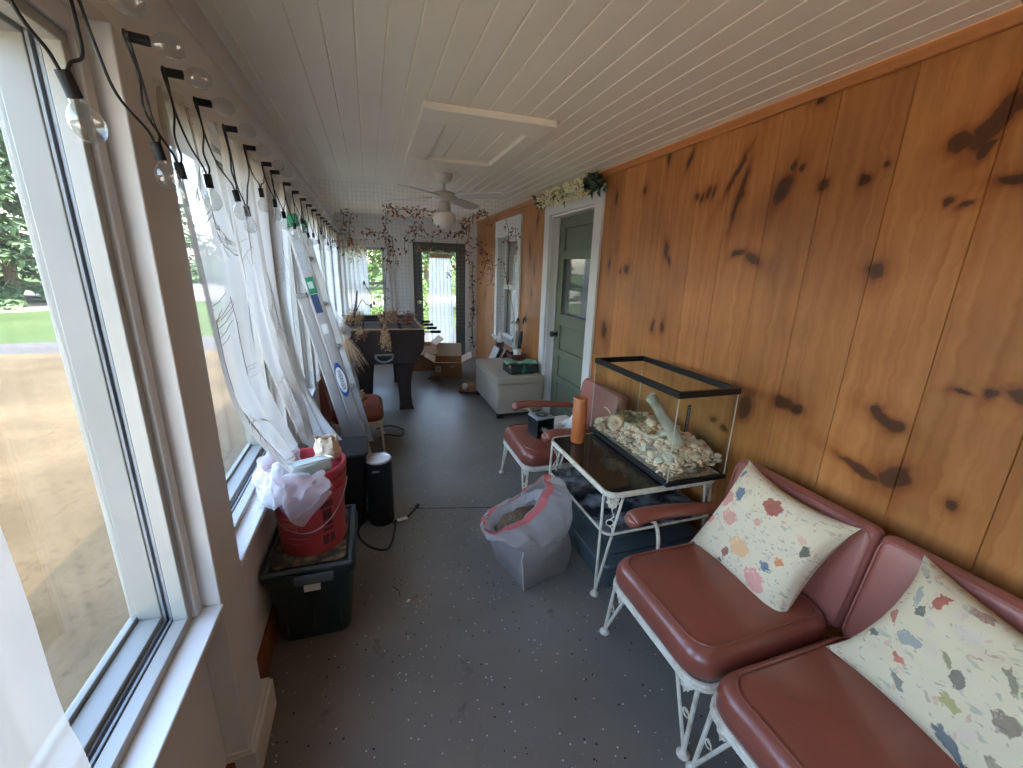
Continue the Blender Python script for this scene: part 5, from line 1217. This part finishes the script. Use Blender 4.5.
# things on the armchair
t = thing('tissue_box_cover', 'black open box standing on the seat of the armchair', 'box', (1.05, 2.46, .40))
m = MB(); R = Matrix.Rotation(radians(8), 3, 'Z'); c = Vector((1.05, 2.45, .475))
for dx, dy, sx, sy in ((-.062, 0, .006, .13), (.062, 0, .006, .13), (0, .062, .118, .006)): m.rbox(c + R @ Vector((dx, dy, 0)), (sx, sy, .13), .002, 1, R)
m.rbox(c + Vector((0, 0, -.062)), (.118, .118, .006), .002, 1, R)
m.build('body', M['blackplastic'], t)
m = MB(); m.rbox(c + Vector((0, 0, .071)), (.136, .136, .012), .003, 2, R); m.build('lid', M['track'], t)
m = MB(); m.lathe([(.02, 0), (.04, 0), (.042, .004), (.02, .004)], c + Vector((0, 0, .078)), 20, cap=False); m.build('opening', M['blackplastic'], t)
m = MB(); m.tube(curve_pts([c + Vector((-.03, -.075, -.068)), c + Vector((.01, -.10, -.068)), c + Vector((.06, -.085, -.068)), c + Vector((.07, -.07, -.05))], 6), .003, 5); m.build('cord', M['cord'], t)
m = MB()
for k in range(3): m.rbox((1.20 + .012 * k, 2.58, .41 + .012 * k), (.30, .22, .009), .002, 1, Matrix.Rotation(radians(6 * k - 6), 3, 'Z'))
tag(m.build('paper_stack', M['paper']), 'flat white papers lying under the black box on the armchair', 'papers')
def pc(u, v): return Vector((1.18 + .16 * u, 2.38 + .16 * v + .02 * sin(u * 5), .42 + .13 * u ** 1.5 * (1 - .3 * v) + .02 * sin(v * 6))) + noise.noise_vector(Vector((u * 3, v * 3, 9))) * .02
m = MB(); m.grid(pc, 24, 24); tag(m.build('plastic_wrapper', M['white'], solid=.0015), 'crumpled white plastic wrapper behind the black box on the armchair', 'wrapper')
m = MB(); m.grid(lambda u, v: Vector((1.20 + .05 * u, 2.30 + .12 * v * (1 - .8 * u), .41 + .21 * u)) + Vector((.015 * sin(v * 4), 0, .03 * sin(v * 3))), 12, 14); tag(m.build('paper_sheet', M['paper'], solid=.001), 'white sheet of paper propped against the armchair back beside the wooden cylinder', 'paper')

# ================================================================ OTTOMAN BY THE DOOR
t = thing('storage_ottoman', 'grey beige upholstered storage ottoman against the pine wall past the green door', 'ottoman', (1.40, 4.32, 0))
m = MB(); m.rbox((1.405, 4.325, .205), (.49, .93, .31), .012, 2); m.build('body', M['linen'], t)
m = MB(); m.rbox((1.405, 4.325, .402), (.505, .945, .075), .022, 3, crown=.012); m.build('lid', M['linen'], t)
m = MB()
for x in (1.18, 1.63):
    for y in (3.88, 4.77): pass
for x in (1.19, 1.62):
    for y in (3.89, 4.76):
        q = MB(); q.rbox((x, y, .025), (.05, .05, .05), .004, 1); q.build('foot', M['blackplastic'], t)
q = MB(); q.tube([(x, y, .363) for x, y in rring(1.158, 1.652, 3.858, 4.792, .02)], .004, 5, closed=True); q.build('seam_piping', M['linen'], t)
t = thing('print_bag', 'dark patterned cloth bag with a green patch lying on the ottoman', 'bag', (1.45, 4.02, .452))
m = MB(); m.rbox((1.45, 4.03, .50), (.30, .22, .095), .035, 4, Matrix.Rotation(.12, 3, 'Z'), warp=lambda v: v + noise.noise_vector(v * 14) * .012); m.build('body', M['totebag'], t)
m = MB(); m.rbox((1.44, 3.925, .50), (.075, .012, .075), .005, 2, Matrix.Rotation(.12, 3, 'Z')); m.build('green_patch', M['baggreen'], t)
m = MB(); m.rbox((1.325, 3.935, .53), (.05, .012, .03), .005, 2, Matrix.Rotation(.12, 3, 'Z')); m.build('orange_print', M['orange'], t)
m = MB(); m.grid(lambda u, v: Vector((1.29 + .33 * u, 3.93 + .22 * v, .552 + .012 * sin(u * 9) + .012 * cos(v * 8 + u * 3))), 24, 18); m.build('folded_flap', M['bagtop'], t, solid=.006)
t = thing('planter', 'maroon square planter with a white roll in it on the back of the ottoman', 'planter', (1.53, 4.38, .455))
def frus(mm, c, a, b, h):
    vs = [(c[0] + sx * w, c[1] + sy * w, c[2] + z) for w, z in ((a, 0), (b, h), (b - .01, h), (a - .008, .02)) for sx, sy in ((-1, -1), (1, -1), (1, 1), (-1, 1))]
    mm.add(vs, [(3, 2, 1, 0)] + [(j * 4 + k, j * 4 + (k + 1) % 4, j * 4 + 4 + (k + 1) % 4, j * 4 + 4 + k) for j in range(3) for k in range(4)] + [(12, 13, 14, 15)])
m = MB(); frus(m, (1.53, 4.38, .455), .07, .092, .12); m.build('pot', M['maroon'], t, bevel=.004)
m = MB(); m.lathe([(0, 0), (.045, 0), (.045, .085), (.016, .085), (.016, .06), (0, .06)], (1.54, 4.38, .535), 20, cap=False); m.build('roll', M['paper'], t)
def umbrella(label, x, y, zt, bx, by, side, patch_mat):
    u = thing('umbrella', label, 'umbrella', (bx, by, .46))
    b = Vector((bx, by, .46)); tp_ = Vector((x, y, zt)); d = (tp_ - b).normalized()
    q = MB(); q.tube([b, b.lerp(tp_, .1), b.lerp(tp_, .55), b.lerp(tp_, .75)], [.008, .018, .026, .013], 10); q.build('folded_canopy', patch_mat, u)
    q = MB(); q.tube([b.lerp(tp_, .75), tp_], .0055, 7); q.build('shaft', M['metal'], u)
    q = MB(); q.tube([tp_ - d * .02] + [tp_ + Vector((0, side * (.028 - .028 * cos(a)), .028 * sin(a) + .02)) for a in [pi * k / 9 for k in range(10)]] + [tp_ + Vector((0, side * .056, -.0))], .0085, 8); q.build('hooked_handle', M['umb'], u)
umbrella('furled umbrella with dark hooked handle leaning nearer the door by the window', 1.63, 4.46, .92, 1.60, 4.55, -1, M['totebag'])
umbrella('furled pale umbrella with dark hooked handle leaning against the window trim', 1.63, 4.68, .89, 1.59, 4.66, -1, M['inner'])
t = thing('pump_bottle', 'small white bottle standing on the sill of the pine wall window', 'bottle', (1.70, 4.95, .573))
m = MB(); m.lathe([(0, 0), (.03, 0), (.032, .01), (.032, .10), (.02, .125), (.012, .13), (.012, .15), (0, .15)], (1.70, 4.95, .573), 16, cap=False); m.build('body', M['white'], t)
m = MB(); m.lathe([(.033, .03), (.0335, .03), (.0335, .08), (.033, .08)], (1.70, 4.95, .573), 16, cap=False); m.build('label_band', M['navy'], t)
m = MB(); m.lathe([(0, .15), (.014, .15), (.014, .168), (.004, .17), (.004, .19), (.012, .192), (.012, .2), (0, .2)], (1.70, 4.95, .573), 12, cap=False); m.build('pump', M['drypale'], t)
t = thing('flower_pot', 'small maroon pot with a white funnel top between ottoman and far pine wall', 'pot', (1.52, 5.0, .2))
m = MB(); m.lathe([(0, 0), (.04, 0), (.055, .09), (.058, .1), (.05, .1), (.04, .02), (0, .02)], (1.52, 5.0, .50), 16, cap=False); m.build('pot', M['maroon'], t)
m = MB(); m.lathe([(.045, .08), (.03, .16), (.012, .23), (0, .235)], (1.52, 5.0, .50), 16, cap=False); m.build('funnel', M['white'], t)
m = MB(); m.rbox((1.54, 5.0, .25), (.16, .16, .5), .006, 1); 
tag(m.build('wooden_crate', M['maroon']), 'dark narrow stand carrying the small maroon pot behind the ottoman', 'stand')
for k, (mt, lb) in enumerate((('paper', 'white magazine leaning farthest left beside the ottoman end'), ('blackplastic', 'black magazine leaning between two white ones beside the ottoman end'), ('paper', 'white magazine leaning nearest the dark stand behind the ottoman'))):
    R = Matrix.Rotation(radians(24 + 3 * k), 3, 'Y')
    m = MB(); m.rbox((1.36 + k * .035, 4.93 + .01 * k, .32), (.016, .21, .5), .003, 1, R); tag(m.build('magazine', M[mt]), lb, 'magazine')
# shoe on the floor
t = thing('shoe', 'brown and white shoe lying on the floor left of the ottoman', 'shoe', (1.10, 4.86, 0))
def shoef(u, v):
    x = (u - .5) * .27; a = v * 2 * pi; w = .058 * (1 - .55 * abs(u - .45) ** 2 * 2) * (sin(pi * min(max(u * .94 + .03, 0), 1)) ** .3)
    h = (.14 - .07 * u) * (sin(pi * min(max(u * .94 + .03, 0), 1)) ** .4)
    return Vector((1.10 - x * .95, 4.86 + x * .25 + cos(a) * w, .018 + h * max(0, sin(a)) ** .7))
m = MB(); m.grid(lambda u, v: shoef(v, u), 20, 24, wrap=True); m.build('upper', M['dryred'], t)
m = MB(); m.grid(lambda u, v: Vector((shoef(v, u).x, 4.86 + (shoef(v, u).y - 4.86) * 1.08, .002 + .02 * (1 if sin(u * 2 * pi) > 0 else 0))), 20, 24, wrap=True); m.build('sole', M['rubber'], t)
m = MB(); m.rbox((1.045, 4.87, .075), (.075, .085, .085), .03, 3); m.build('toe_cap', M['paper'], t)
m = MB(); m.tube(curve_pts([(1.13, 4.86, .10), (1.08, 4.80, .07), (1.04, 4.79, .02), (1.0, 4.86, .012)], 5), .004, 5); m.build('lace', M['drydark'], t)

# ================================================================ GAME TABLE AND BOXES
FX0, FX1, FY0, FY1, FZ = -.31, .50, 4.31, 5.66, .87
t = thing('foosball_table', 'dark brown foosball table heaped with dried flowers near the far window', 'game table', ((FX0 + FX1) / 2, (FY0 + FY1) / 2, 0))
cx = (FX0 + FX1) / 2; hw = (FX1 - FX0) / 2
pr = [(-hw, FZ), (-hw, .74), (-hw + .015, .66), (-hw + .06, .585), (-hw + .12, .525), (hw - .12, .525), (hw - .06, .585), (hw - .015, .66), (hw, .74), (hw, FZ)]
m = MB(); m.prism(pr, lambda a, b, q: Vector((cx + a, FY0 + q, b)), .03); m.build('end_panel', M['espresso'], t, bevel=.004)
m = MB(); m.prism(pr, lambda a, b, q: Vector((cx + a, FY1 - q, b)), .03); m.build('end_panel', M['espresso'], t, bevel=.004)
for s in (-1, 1):
    m = MB(); out = [(p[0], p[1]) for p in pr[:5]]; inn = [(p[0] + .025, p[1]) for p in pr[:5]][::-1]
    m.prism(out + inn, lambda a, b, q, s=s: Vector((cx + s * a, FY0 + .031 + q, b)), FY1 - FY0 - .062); m.build('side_panel', M['espresso'], t)
m = MB(); m.bb(FX0 + .06, FX1 - .06, FY0 + .031, FY1 - .031, .53, .545); m.build('bottom_panel', M['espresso'], t)
m = MB(); m.bb(FX0 + .03, FX1 - .03, FY0 + .031, FY1 - .031, .74, .75); m.build('playfield', M['espresso'], t)
m = MB()
for a in ((FX0 - .004, FX1 + .004, FY0 - .004, FY0 + .032), (FX0 - .004, FX1 + .004, FY1 - .03, FY1 + .004), (FX0 - .004, FX0 + .028, FY0 + .032, FY1 - .03), (FX1 - .028, FX1 + .004, FY0 + .032, FY1 - .03)): m.bb(*a, FZ + .0005, FZ + .008)
m.build('top_rail', M['drypale'], t, bevel=.002)
lp = [(-.10, .60), (.11, .60), (.105, .5), (.075, .40), (.06, .3), (.058, .15), (.068, .06), (.085, .0), (-.07, 0), (-.062, .06), (-.068, .2), (-.085, .4), (-.10, .52)]
for sx in (-1, 1):
    for y in (FY0 + .065, FY1 - .145):
        m = MB(); xc = cx + sx * (hw - .205)
        m.prism([(xc + sx * a, b) for a, b in lp], lambda a, b, q, y=y: Vector((a, y + q, b)), .085); m.build('leg', M['espresso'], t, bevel=.005)
m = MB(); hc = Vector((.095, FY0 - .006, .60)); arc = [hc + Vector((.088 * cos(a), 0, -.075 * sin(a) + .02)) for a in [pi * k / 16 for k in range(17)]]
m.tube(arc, .011, 8, closed=True); m.build('ball_return_ring', M['track'], t)
m = MB(); m.prism([(p.x, p.z) for p in arc], lambda a, b, q: Vector((a, FY0 - .004 + q, b)), .0035); m.build('ball_return_cup', M['blackplastic'], t)
for k in range(8):
    y = FY0 + .16 + k * .147; s = 1 if k % 2 else -1
    q = MB(); q.tube([(cx - s * (hw + .03), y, .80), (cx + s * (hw + .17), y, .80)], .008, 8); rd = q.build('rod', M['metal'], t)
    q = MB(); q.lathe([(0, 0), (.014, .0), (.017, .02), (.015, .06), (.018, .10), (.012, .115), (0, .115)], (cx + s * (hw + .10), y, .80), 10, Matrix.Rotation(s * pi / 2, 3, 'Y'), cap=False); q.build('handle', M['blackplastic'], rd)
    q = MB()
    for j in range(3): q.rbox((cx - .2 + j * .2, y, .785), (.022, .016, .075), .005, 2); q.ball((cx - .2 + j * .2, y, .834), .012, 8, 6)
    q.build('players', M['navy'] if k % 2 else M['label'], rd)
# cardboard boxes
def cbox(label, c, d, rz, flaps, marks=False):
    b = thing('cardboard_box', label, 'box', (c[0], c[1], 0)); R = Matrix.Rotation(rz, 3, 'Z'); c = Vector((c[0], c[1], d[2] / 2 + .002))
    q = MB(); th = .006
    for dx, dy, sx, sy in ((0, -d[1] / 2, d[0], th), (0, d[1] / 2, d[0], th), (-d[0] / 2, 0, th, d[1]), (d[0] / 2, 0, th, d[1])): q.box(c + R @ Vector((dx, dy, 0)), (sx, sy, d[2]), R)
    q.box(c - Vector((0, 0, d[2] / 2 - .004)), (d[0], d[1], th), R); q.build('body', M['card'], b, smooth=False)
    for dx, dy, an in flaps:
        ax = 'X' if dy else 'Y'; s = dy or dx; L = .5 * (d[1] if dx == 0 else d[0]) * .85
        hinge = Vector((dx * d[0] / 2, dy * d[1] / 2, d[2] / 2)); dirv = Vector((dx * cos(radians(an)), dy * cos(radians(an)), sin(radians(an))))
        sd = Vector((dy, -dx, 0)) if True else 0; w_ = (d[0] if dy else d[1]) / 2 - .004
        p0 = c + R @ (hinge + sd * w_); p1 = c + R @ (hinge - sd * w_); e = R @ (dirv * L); q = MB(); q.add([p0, p1, p1 + e, p0 + e], [(0, 1, 2, 3)]); q.build('flap', M['cardin'], b, solid=.005, smooth=False)
    if marks:
        q = MB(); q.box(c + R @ Vector((-d[0] / 2 + .055, -d[1] / 2 - .0045, .01)), (.07, .001, .075), R); lbm = q.build('shipping_label', M['paper'], b, smooth=False)
        q = MB()
        for k in range(6): q.box(c + R @ Vector((-d[0] / 2 + .033 + k * .009, -d[1] / 2 - .0055, .012)), (.004, .001, .04), R)
        q.build('barcode', M['blackplastic'], lbm, smooth=False)
        q = MB(); q.box(c + R @ Vector((.06, -d[1] / 2 - .0045, .05)), (.05, .001, .03), R); q.build('sticker', M['cardin'], b, smooth=False)
    return b
cbox('open cardboard box with flaps spread in front of the far door', (1.01, 5.86), (.38, .46, .21), -.20, ((0, -1, 12), (1, 0, 28), (-1, 0, 32), (0, 1, 70)), True)
cbox('taller cardboard box behind the open one beside the game table', (.68, 6.25), (.36, .34, .37), .1, ((0, -1, -50), (1, 0, 40)), False)

# ================================================================ DRIED FLOWERS, NET, VINES
def bunch(name, label, base, dirv, L, n, spread, head, stemmat, headmats, cat='dried flowers', leafy=.5, droop=0):
    t = thing(name, label, cat, tuple(base)); d = Vector(dirv).normalized(); base = Vector(base)
    ms = MB(); mh = [MB() for _ in headmats]
    for k in range(n):
        dv = (d + Vector((rnd(-1, 1), rnd(-1, 1), rnd(-1, 1))) * spread).normalized(); l = L * rnd(.55, 1)
        e = base + dv * l; mid = base + dv * l * .5 + Vector((0, 0, rnd(0, .02))); e.z -= droop * l * rnd(.3, 1)
        ms.tube([base + Vector((rnd(-.01, .01), rnd(-.01, .01), 0)), mid, e], [.0015, .0012, .0008], 4)
        h_ = random.choice(mh); 
        if random.random() < leafy:
            for q in range(3): h_.leaf(base.lerp(e, rnd(.4, 1)), (rnd(-1, 1), rnd(-1, 1), rnd(-1, 1)), (0, 0, 1), head * rnd(1.2, 2.4), head * rnd(.5, .9))
        else:
            for q in range(4): h_.ball(base.lerp(e, rnd(.3, 1)) + Vector((rnd(-1, 1), rnd(-1, 1), rnd(-1, 1))) * head, head * rnd(.3, .7), 5, 4)
    ms.build('stems', stemmat, t)
    for a, b in zip(mh, headmats):
        if a.v: a.build('dried_heads', b, t, kind='stuff')
    return t
bunch('dried_bouquet', 'straw coloured dried bouquet hanging over the near end of the game table', atY(384, 322, 4.27), (0, -.2, -1), .31, 44, .26, .017, M['drypale'], [M['drypale'], M['dry']], leafy=.35)
bunch('dried_bouquet', 'pale dried flowers spread on the middle of the game table top', (.14, 4.55, .885), (0, 0, 1), .17, 80, .8, .016, M['drypale'], [M['drypale'], M['drypurple']], leafy=.5)
bunch('dried_bouquet', 'mauve dried flowers at the right corner of the game table top', (.36, 4.62, .885), (.1, 0, 1), .16, 80, .85, .018, M['drydark'], [M['drypurple'], M['drypurple'], M['dryred']], leafy=.6)
bunch('dried_bouquet', 'dried flowers on the left of the game table below the dark seed stem', (-.16, 4.50, .885), (0, -.1, .7), .20, 70, .7, .014, M['drypale'], [M['drypale'], M['dry']], leafy=.5)
bunch('dried_bouquet', 'brown dried cluster drooping over the left front edge of the game table', (-.13, 4.34, .90), (.1, -.35, -.4), .16, 50, .5, .014, M['dry'], [M['drypale'], M['dry']], leafy=.6)
bunch('dried_bouquet', 'wide dried flower heads behind the middle bouquet on the game table', (.22, 5.0, .885), (0, 0, 1), .17, 70, 1.0, .018, M['drypale'], [M['drypale'], M['drypurple']], leafy=.5)
bunch('dried_grass', 'tan dried grass sheaf hanging beside the ladder left of the game table', atY(343, 332, 4.15), (.25, -.1, -1), .42, 90, .32, .008, M['drypale'], [M['drypale'], M['dry']], cat='dried grass', leafy=.7)
bunch('dried_rose', 'small dried rose posy lying on the seat of the pink chair behind the ladder', (-.17, 3.40, .41), (.6, -.1, .6), .12, 26, .5, .022, M['drydark'], [M['dry'], M['drypale']], leafy=.25)
bunch('dried_bouquet', 'brown dried flower bundle on the floor in front of the cardboard boxes', (.66, 5.50, .02), (.8, -.1, .25), .22, 60, .4, .018, M['drydark'], [M['dry'], M['drypurple']], leafy=.6)
# tall dark seed stem
t = thing('dried_seed_plant', 'tall dark dried stem with seed pods standing up from the game table', 'dried flowers', (-.07, 4.45, .9))
p0 = atY(352, 326, 4.45)
m = MB(); m.tube(curve_pts([p0, atY(356, 305, 4.45), atY(357, 290, 4.45)], 5), [.012] * 5 + [.009] * 5 + [.004], 7); m.tube(curve_pts([atY(356, 312, 4.45), atY(362, 300, 4.45), atY(366, 304, 4.45), atY(371, 306, 4.45)], 5), .004, 5); m.tube(curve_pts([atY(372, 302, 4.45), atY(371, 295, 4.45), atY(364, 283, 4.45)], 5), .004, 5); m.tube([atY(371, 306, 4.45), atY(372, 302, 4.45)], .004, 5); m.build('stem', M['drydark'], t)
for px, py in ((364, 283), (371, 306), (374, 303)):
    m = MB(); m.ball(atY(px, py, 4.45), (.012, .012, .022), 8, 6); m.build('seed_pod', M['drydark'], t)
m = MB()
for k in range(70): m.leaf(p0.lerp(atY(357, 290, 4.45), rnd(0, .75)), (rnd(-1, 1), rnd(-1, 1), rnd(-.2, 1)), (0, 0, 1), .025, .01)
m.build('dried_bracts', M['drypurple'], t)
# netting across the porch
NY = 4.17
t = MB(); step = .036; nx = int((XR - XL - .06) / step); nz_ = int(1.28 / step)
def NP(i, j): 
    x = XL + .04 + i * step; z = 2.185 - j * step
    return Vector((x, NY + .02 * sin(x * 3) * (j / nz_) + .006 * sin(j * .7 + i * .3), z - .012 * sin(pi * ((i % 14) / 14)) * (1 - j / nz_)))
for i in range(nx + 1): t.tube([NP(i, j) for j in range(0, nz_ + 1, 4)], .0008, 3, caps=False)
for j in range(nz_ + 1): t.tube([NP(i, j) for i in range(0, nx + 1, 3)], .0008, 3, caps=False)
tag(t.build('netting', M['net'], smooth=False), 'fine white square mesh net hung across the porch beyond the ceiling fan', 'net')
def vine(label, pts, mats, n, L=.04, y=NY - .02, name='dried_vine', stem='drydark', r=.0025, cat='vine'):
    P = curve_pts([atY(px, py, y) for px, py in pts], 6); c = P[len(P) // 2]
    t = thing(name, label, cat, tuple(c))
    q = MB(); q.tube(P, r, 5); 
    for k in range(n // 4):
        p = random.choice(P); q.tube([p, p + Vector((rnd(-.05, .05), rnd(-.02, .02), rnd(-.09, .02)))], r * .6, 4)
    q.build('stem', M[stem], t)
    hs = [MB() for _ in mats]
    for k in range(n):
        p = random.choice(P) + Vector((rnd(-.04, .04), rnd(-.02, .02), rnd(-.06, .03)))
        random.choice(hs).leaf(p, (rnd(-1, 1), rnd(-.6, .6), rnd(-1, .5)), (rnd(-.8, .8), -1, rnd(-.6, .6)), L * rnd(.5, 1.3), L * rnd(.25, .55))
    for h_, mt in zip(hs, mats):
        if h_.v: h_.build('dried_leaves', M[mt], t, kind='stuff')
    return t
D1 = ('dry', 'dryred', 'drydark')
vine('dried vine hanging at the far left of the net near the corner curtain', [(344, 212), (343, 222), (341, 232), (350, 236), (347, 250), (352, 256)], D1, 34)
vine('dried vine with a heart shaped tip above the sheer far window curtain', [(352, 213), (349, 225), (351, 240), (356, 250), (362, 255)], D1, 30)
vine('dried vine crossing the top of the far window to its right frame', [(362, 234), (370, 233), (378, 233), (386, 234)], D1, 26)
vine('long dried vine falling straight down right of the far window onto the table', [(385, 208), (386, 222), (384, 236), (388, 252), (386, 275), (385, 300), (384, 324)], D1, 60)
vine('dried vine dangling just right of the long straight one', [(392, 236), (393, 248), (396, 258), (395, 264)], D1, 18)
vine('dried leaf row along the ceiling left of the fan', [(388, 207), (398, 209), (412, 210), (424, 210), (434, 213)], ('dryred', 'dry'), 56, .045)
vine('dried vine looping up over the left top corner of the far door', [(404, 250), (406, 236), (412, 230), (415, 222), (420, 226), (423, 233)], D1, 34)
vine('dried vine arching above the middle of the far door', [(414, 240), (420, 228), (430, 236), (440, 233), (452, 233), (462, 231)], ('drydark', 'dry'), 34)
vine('thick dried vine clump at the right top corner of the far door', [(458, 238), (463, 226), (470, 222), (468, 238), (465, 248), (468, 258)], D1, 60, .045)
vine('dried leaf cluster at the ceiling where net meets the pine wall', [(474, 217), (479, 212), (484, 210), (488, 218)], ('dryred', 'dry'), 34, .045)
vine('dried vine trailing down the pine wall right of the far door', [(476, 238), (481, 246), (487, 256), (485, 266), (482, 276)], D1, 36)
vine('dried vine tip low on the pine wall left of the sash window', [(489, 250), (492, 262), (493, 275), (490, 284)], ('dry', 'dryred'), 16)
vine('dried vine hanging in front of the head of the sash window', [(506, 222), (509, 232), (508, 240), (515, 228), (516, 240)], ('dryred', 'dry'), 18)
vine('dried vine tip hanging before the sash window lower pane', [(503, 262), (505, 272), (513, 310), (514, 322)], ('drypale', 'dry'), 12)
vine('dark leafy strand hanging between the far door trim and the pine corner', [(473, 262), (472, 285), (474, 305), (472, 325), (473, 345)], ('drydark', 'leaf'), 46, .06, y=6.90, name='leaf_strand', r=.006)
vine('thin dark vine dangling inside the glass of the far door', [(453, 255), (454, 265), (451, 272), (446, 275)], ('drydark',), 16, .05, y=6.88)
vine('tan dried leaves along the top of the far door frame', [(418, 247), (424, 249), (432, 248), (440, 248)], ('drypale', 'dry'), 20, .06, y=6.88)

# ================================================================ CEILING FAN
FC = Vector((.605, 3.62, ZC))
t = thing('ceiling_fan', 'white four blade ceiling fan with a bowl light and pull chains', 'ceiling fan', tuple(FC))
m = MB(); m.lathe([(0, -.0005), (.068, -.001), (.07, -.012), (.052, -.06), (.034, -.07), (0, -.07)], FC, 28, cap=False); m.build('canopy', M['fan'], t)
m = MB(); m.lathe([(0, -.068), (.012, -.07), (.012, -.125), (.03, -.13), (0, -.132)], FC, 16, cap=False); m.build('down_rod', M['fan'], t)
m = MB(); m.lathe([(.0, -.125), (.03, -.127), (.075, -.14), (.105, -.158), (.105, -.175), (.075, -.196), (.04, -.205), (0, -.206)], FC, 36, cap=False); m.build('motor', M['fan'], t)
m = MB(); m.lathe([(0, -.205), (.035, -.207), (.048, -.225), (.05, -.275), (.058, -.285), (.0, -.287)], FC, 28, cap=False); m.build('light_fitter', M['fan'], t)
m = MB(); m.lathe([(.056, -.286), (.082, -.295), (.094, -.33), (.086, -.372), (.06, -.398), (.02, -.41), (0, -.411)], FC, 32, cap=False); m.build('light_bowl', M['fanglass'], t)
for a in (50, 140, 230, 318):
    R = Matrix.Rotation(radians(a), 3, 'Z') @ Matrix.Rotation(radians(-11), 3, 'X'); o = FC + Vector((0, 0, -.166))
    out = [(.14, -.045), (.2, -.056), (.5, -.066), (.545, -.056), (.562, -.03), (.562, .03), (.545, .056), (.5, .066), (.2, .056), (.14, .045)]
    m = MB(); m.prism(out, lambda x, y, q, R=R, o=o: o + R @ Vector((x, y, q - .012 - .05 * max(0, x - .15) ** 2)), .006); b = m.build('blade', M['fan'], t)
    m = MB(); m.prism([(.095, -.02), (.15, -.025), (.2, -.012), (.2, .012), (.15, .025), (.095, .02)], lambda x, y, q, R=R, o=o: o + R @ Vector((x, y, q - .004)), .004); m.build('blade_iron', M['fan'], b)
for dx, L in ((-.055, .14), (.04, .19)):
    m = MB(); p = FC + Vector((dx, -.03, -.27)); m.tube([p, p + Vector((0, 0, -L + .03))], .0016, 5); m.lathe([(0, 0), (.006, .004), (.008, .015), (.004, .035), (0, .036)], p + Vector((0, 0, -L)), 10, cap=False); m.build('pull_chain', M['drydark'], t)

# ================================================================ GARLAND OVER THE GREEN DOOR
t = thing('flower_garland', 'cream flower and green leaf garland draped over the top of the green door', 'garland', (1.64, 3.5, 2.12))
m = MB(); m.tube([(1.65, 2.93 + 1.16 * k / 12, 2.125 + .03 * sin(pi * k / 12) + .006 * (k % 2)) for k in range(13)], .008, 6); m.build('stem', M['leaf'], t)
for nm, ya, yb, n, L in (('leaf_cluster', 2.90, 3.12, 60, .085), ('leaf_cluster', 3.98, 4.14, 34, .08), ('leaf_cluster', 3.50, 3.62, 14, .06)):
    m = MB()
    for k in range(n): m.leaf((1.645 + rnd(-.03, .02), rnd(ya, yb), 2.135 + rnd(-.05, .04)), (rnd(-1, .1), rnd(-1, 1), rnd(-.9, .7)), (-1, 0, .3), L * rnd(.7, 1.2), L * .5)
    for v in m.v: v.x = min(v.x, 1.688); v.z = min(v.z, ZC - .002)
    m.build(nm, M['leaf'], t)
m = MB()
for k in range(420):
    y = rnd(3.08, 4.02); w_ = .07 * (1 - .3 * abs((y - 3.4) / .7)); m.leaf((1.63 + rnd(-.05, .03), y, 2.125 + rnd(-w_, w_)), (rnd(-1, .2), rnd(-1, 1), rnd(-1, .8)), (-1, 0, 0), .046 * rnd(.7, 1.2), .026)
for v in m.v: v.x = min(v.x, 1.688); v.z = min(v.z, ZC - .002)
m.build('blossoms', M['bloom'], t, kind='stuff')

# ================================================================ SMALL THINGS ON THE FLOOR
m = MB(); m.rbox((.117, 1.655, .004), (.03, .014, .006), .002, 1, Matrix.Rotation(.3, 3, 'Z')); tag(m.build('paint_flake', M['dryred']), 'pinkish chip lying alone on the floor right of the tote', 'debris')
m = MB(); m.rbox((.085, 1.645, .003), (.018, .012, .004), .001, 1, Matrix.Rotation(.8, 3, 'Z')); tag(m.build('paint_flake', M['paper']), 'tiny white chip on the floor beside the pinkish one', 'debris')
m = MB(); m.tube(curve_pts([(.02, 1.76, .003), (.045, 1.72, .004), (.05, 1.68, .003)], 5), .0022, 5); tag(m.build('twig', M['drydark']), 'short dark twig on the floor near the storage tote', 'twig')
m = MB(); m.tube(curve_pts([(.0, 3.62, .006), (.06, 3.70, .006), (.18, 3.64, .006), (.22, 3.78, .006), (.10, 3.92, .006), (-.02, 3.86, .006)], 7), .006, 6)
tag(m.build('black_cable', M['cord']), 'black cable looped on the floor beside the pink chair legs', 'cable')

for o in list(bpy.data.objects):
    if '_o' in o.keys(): del o['_o']
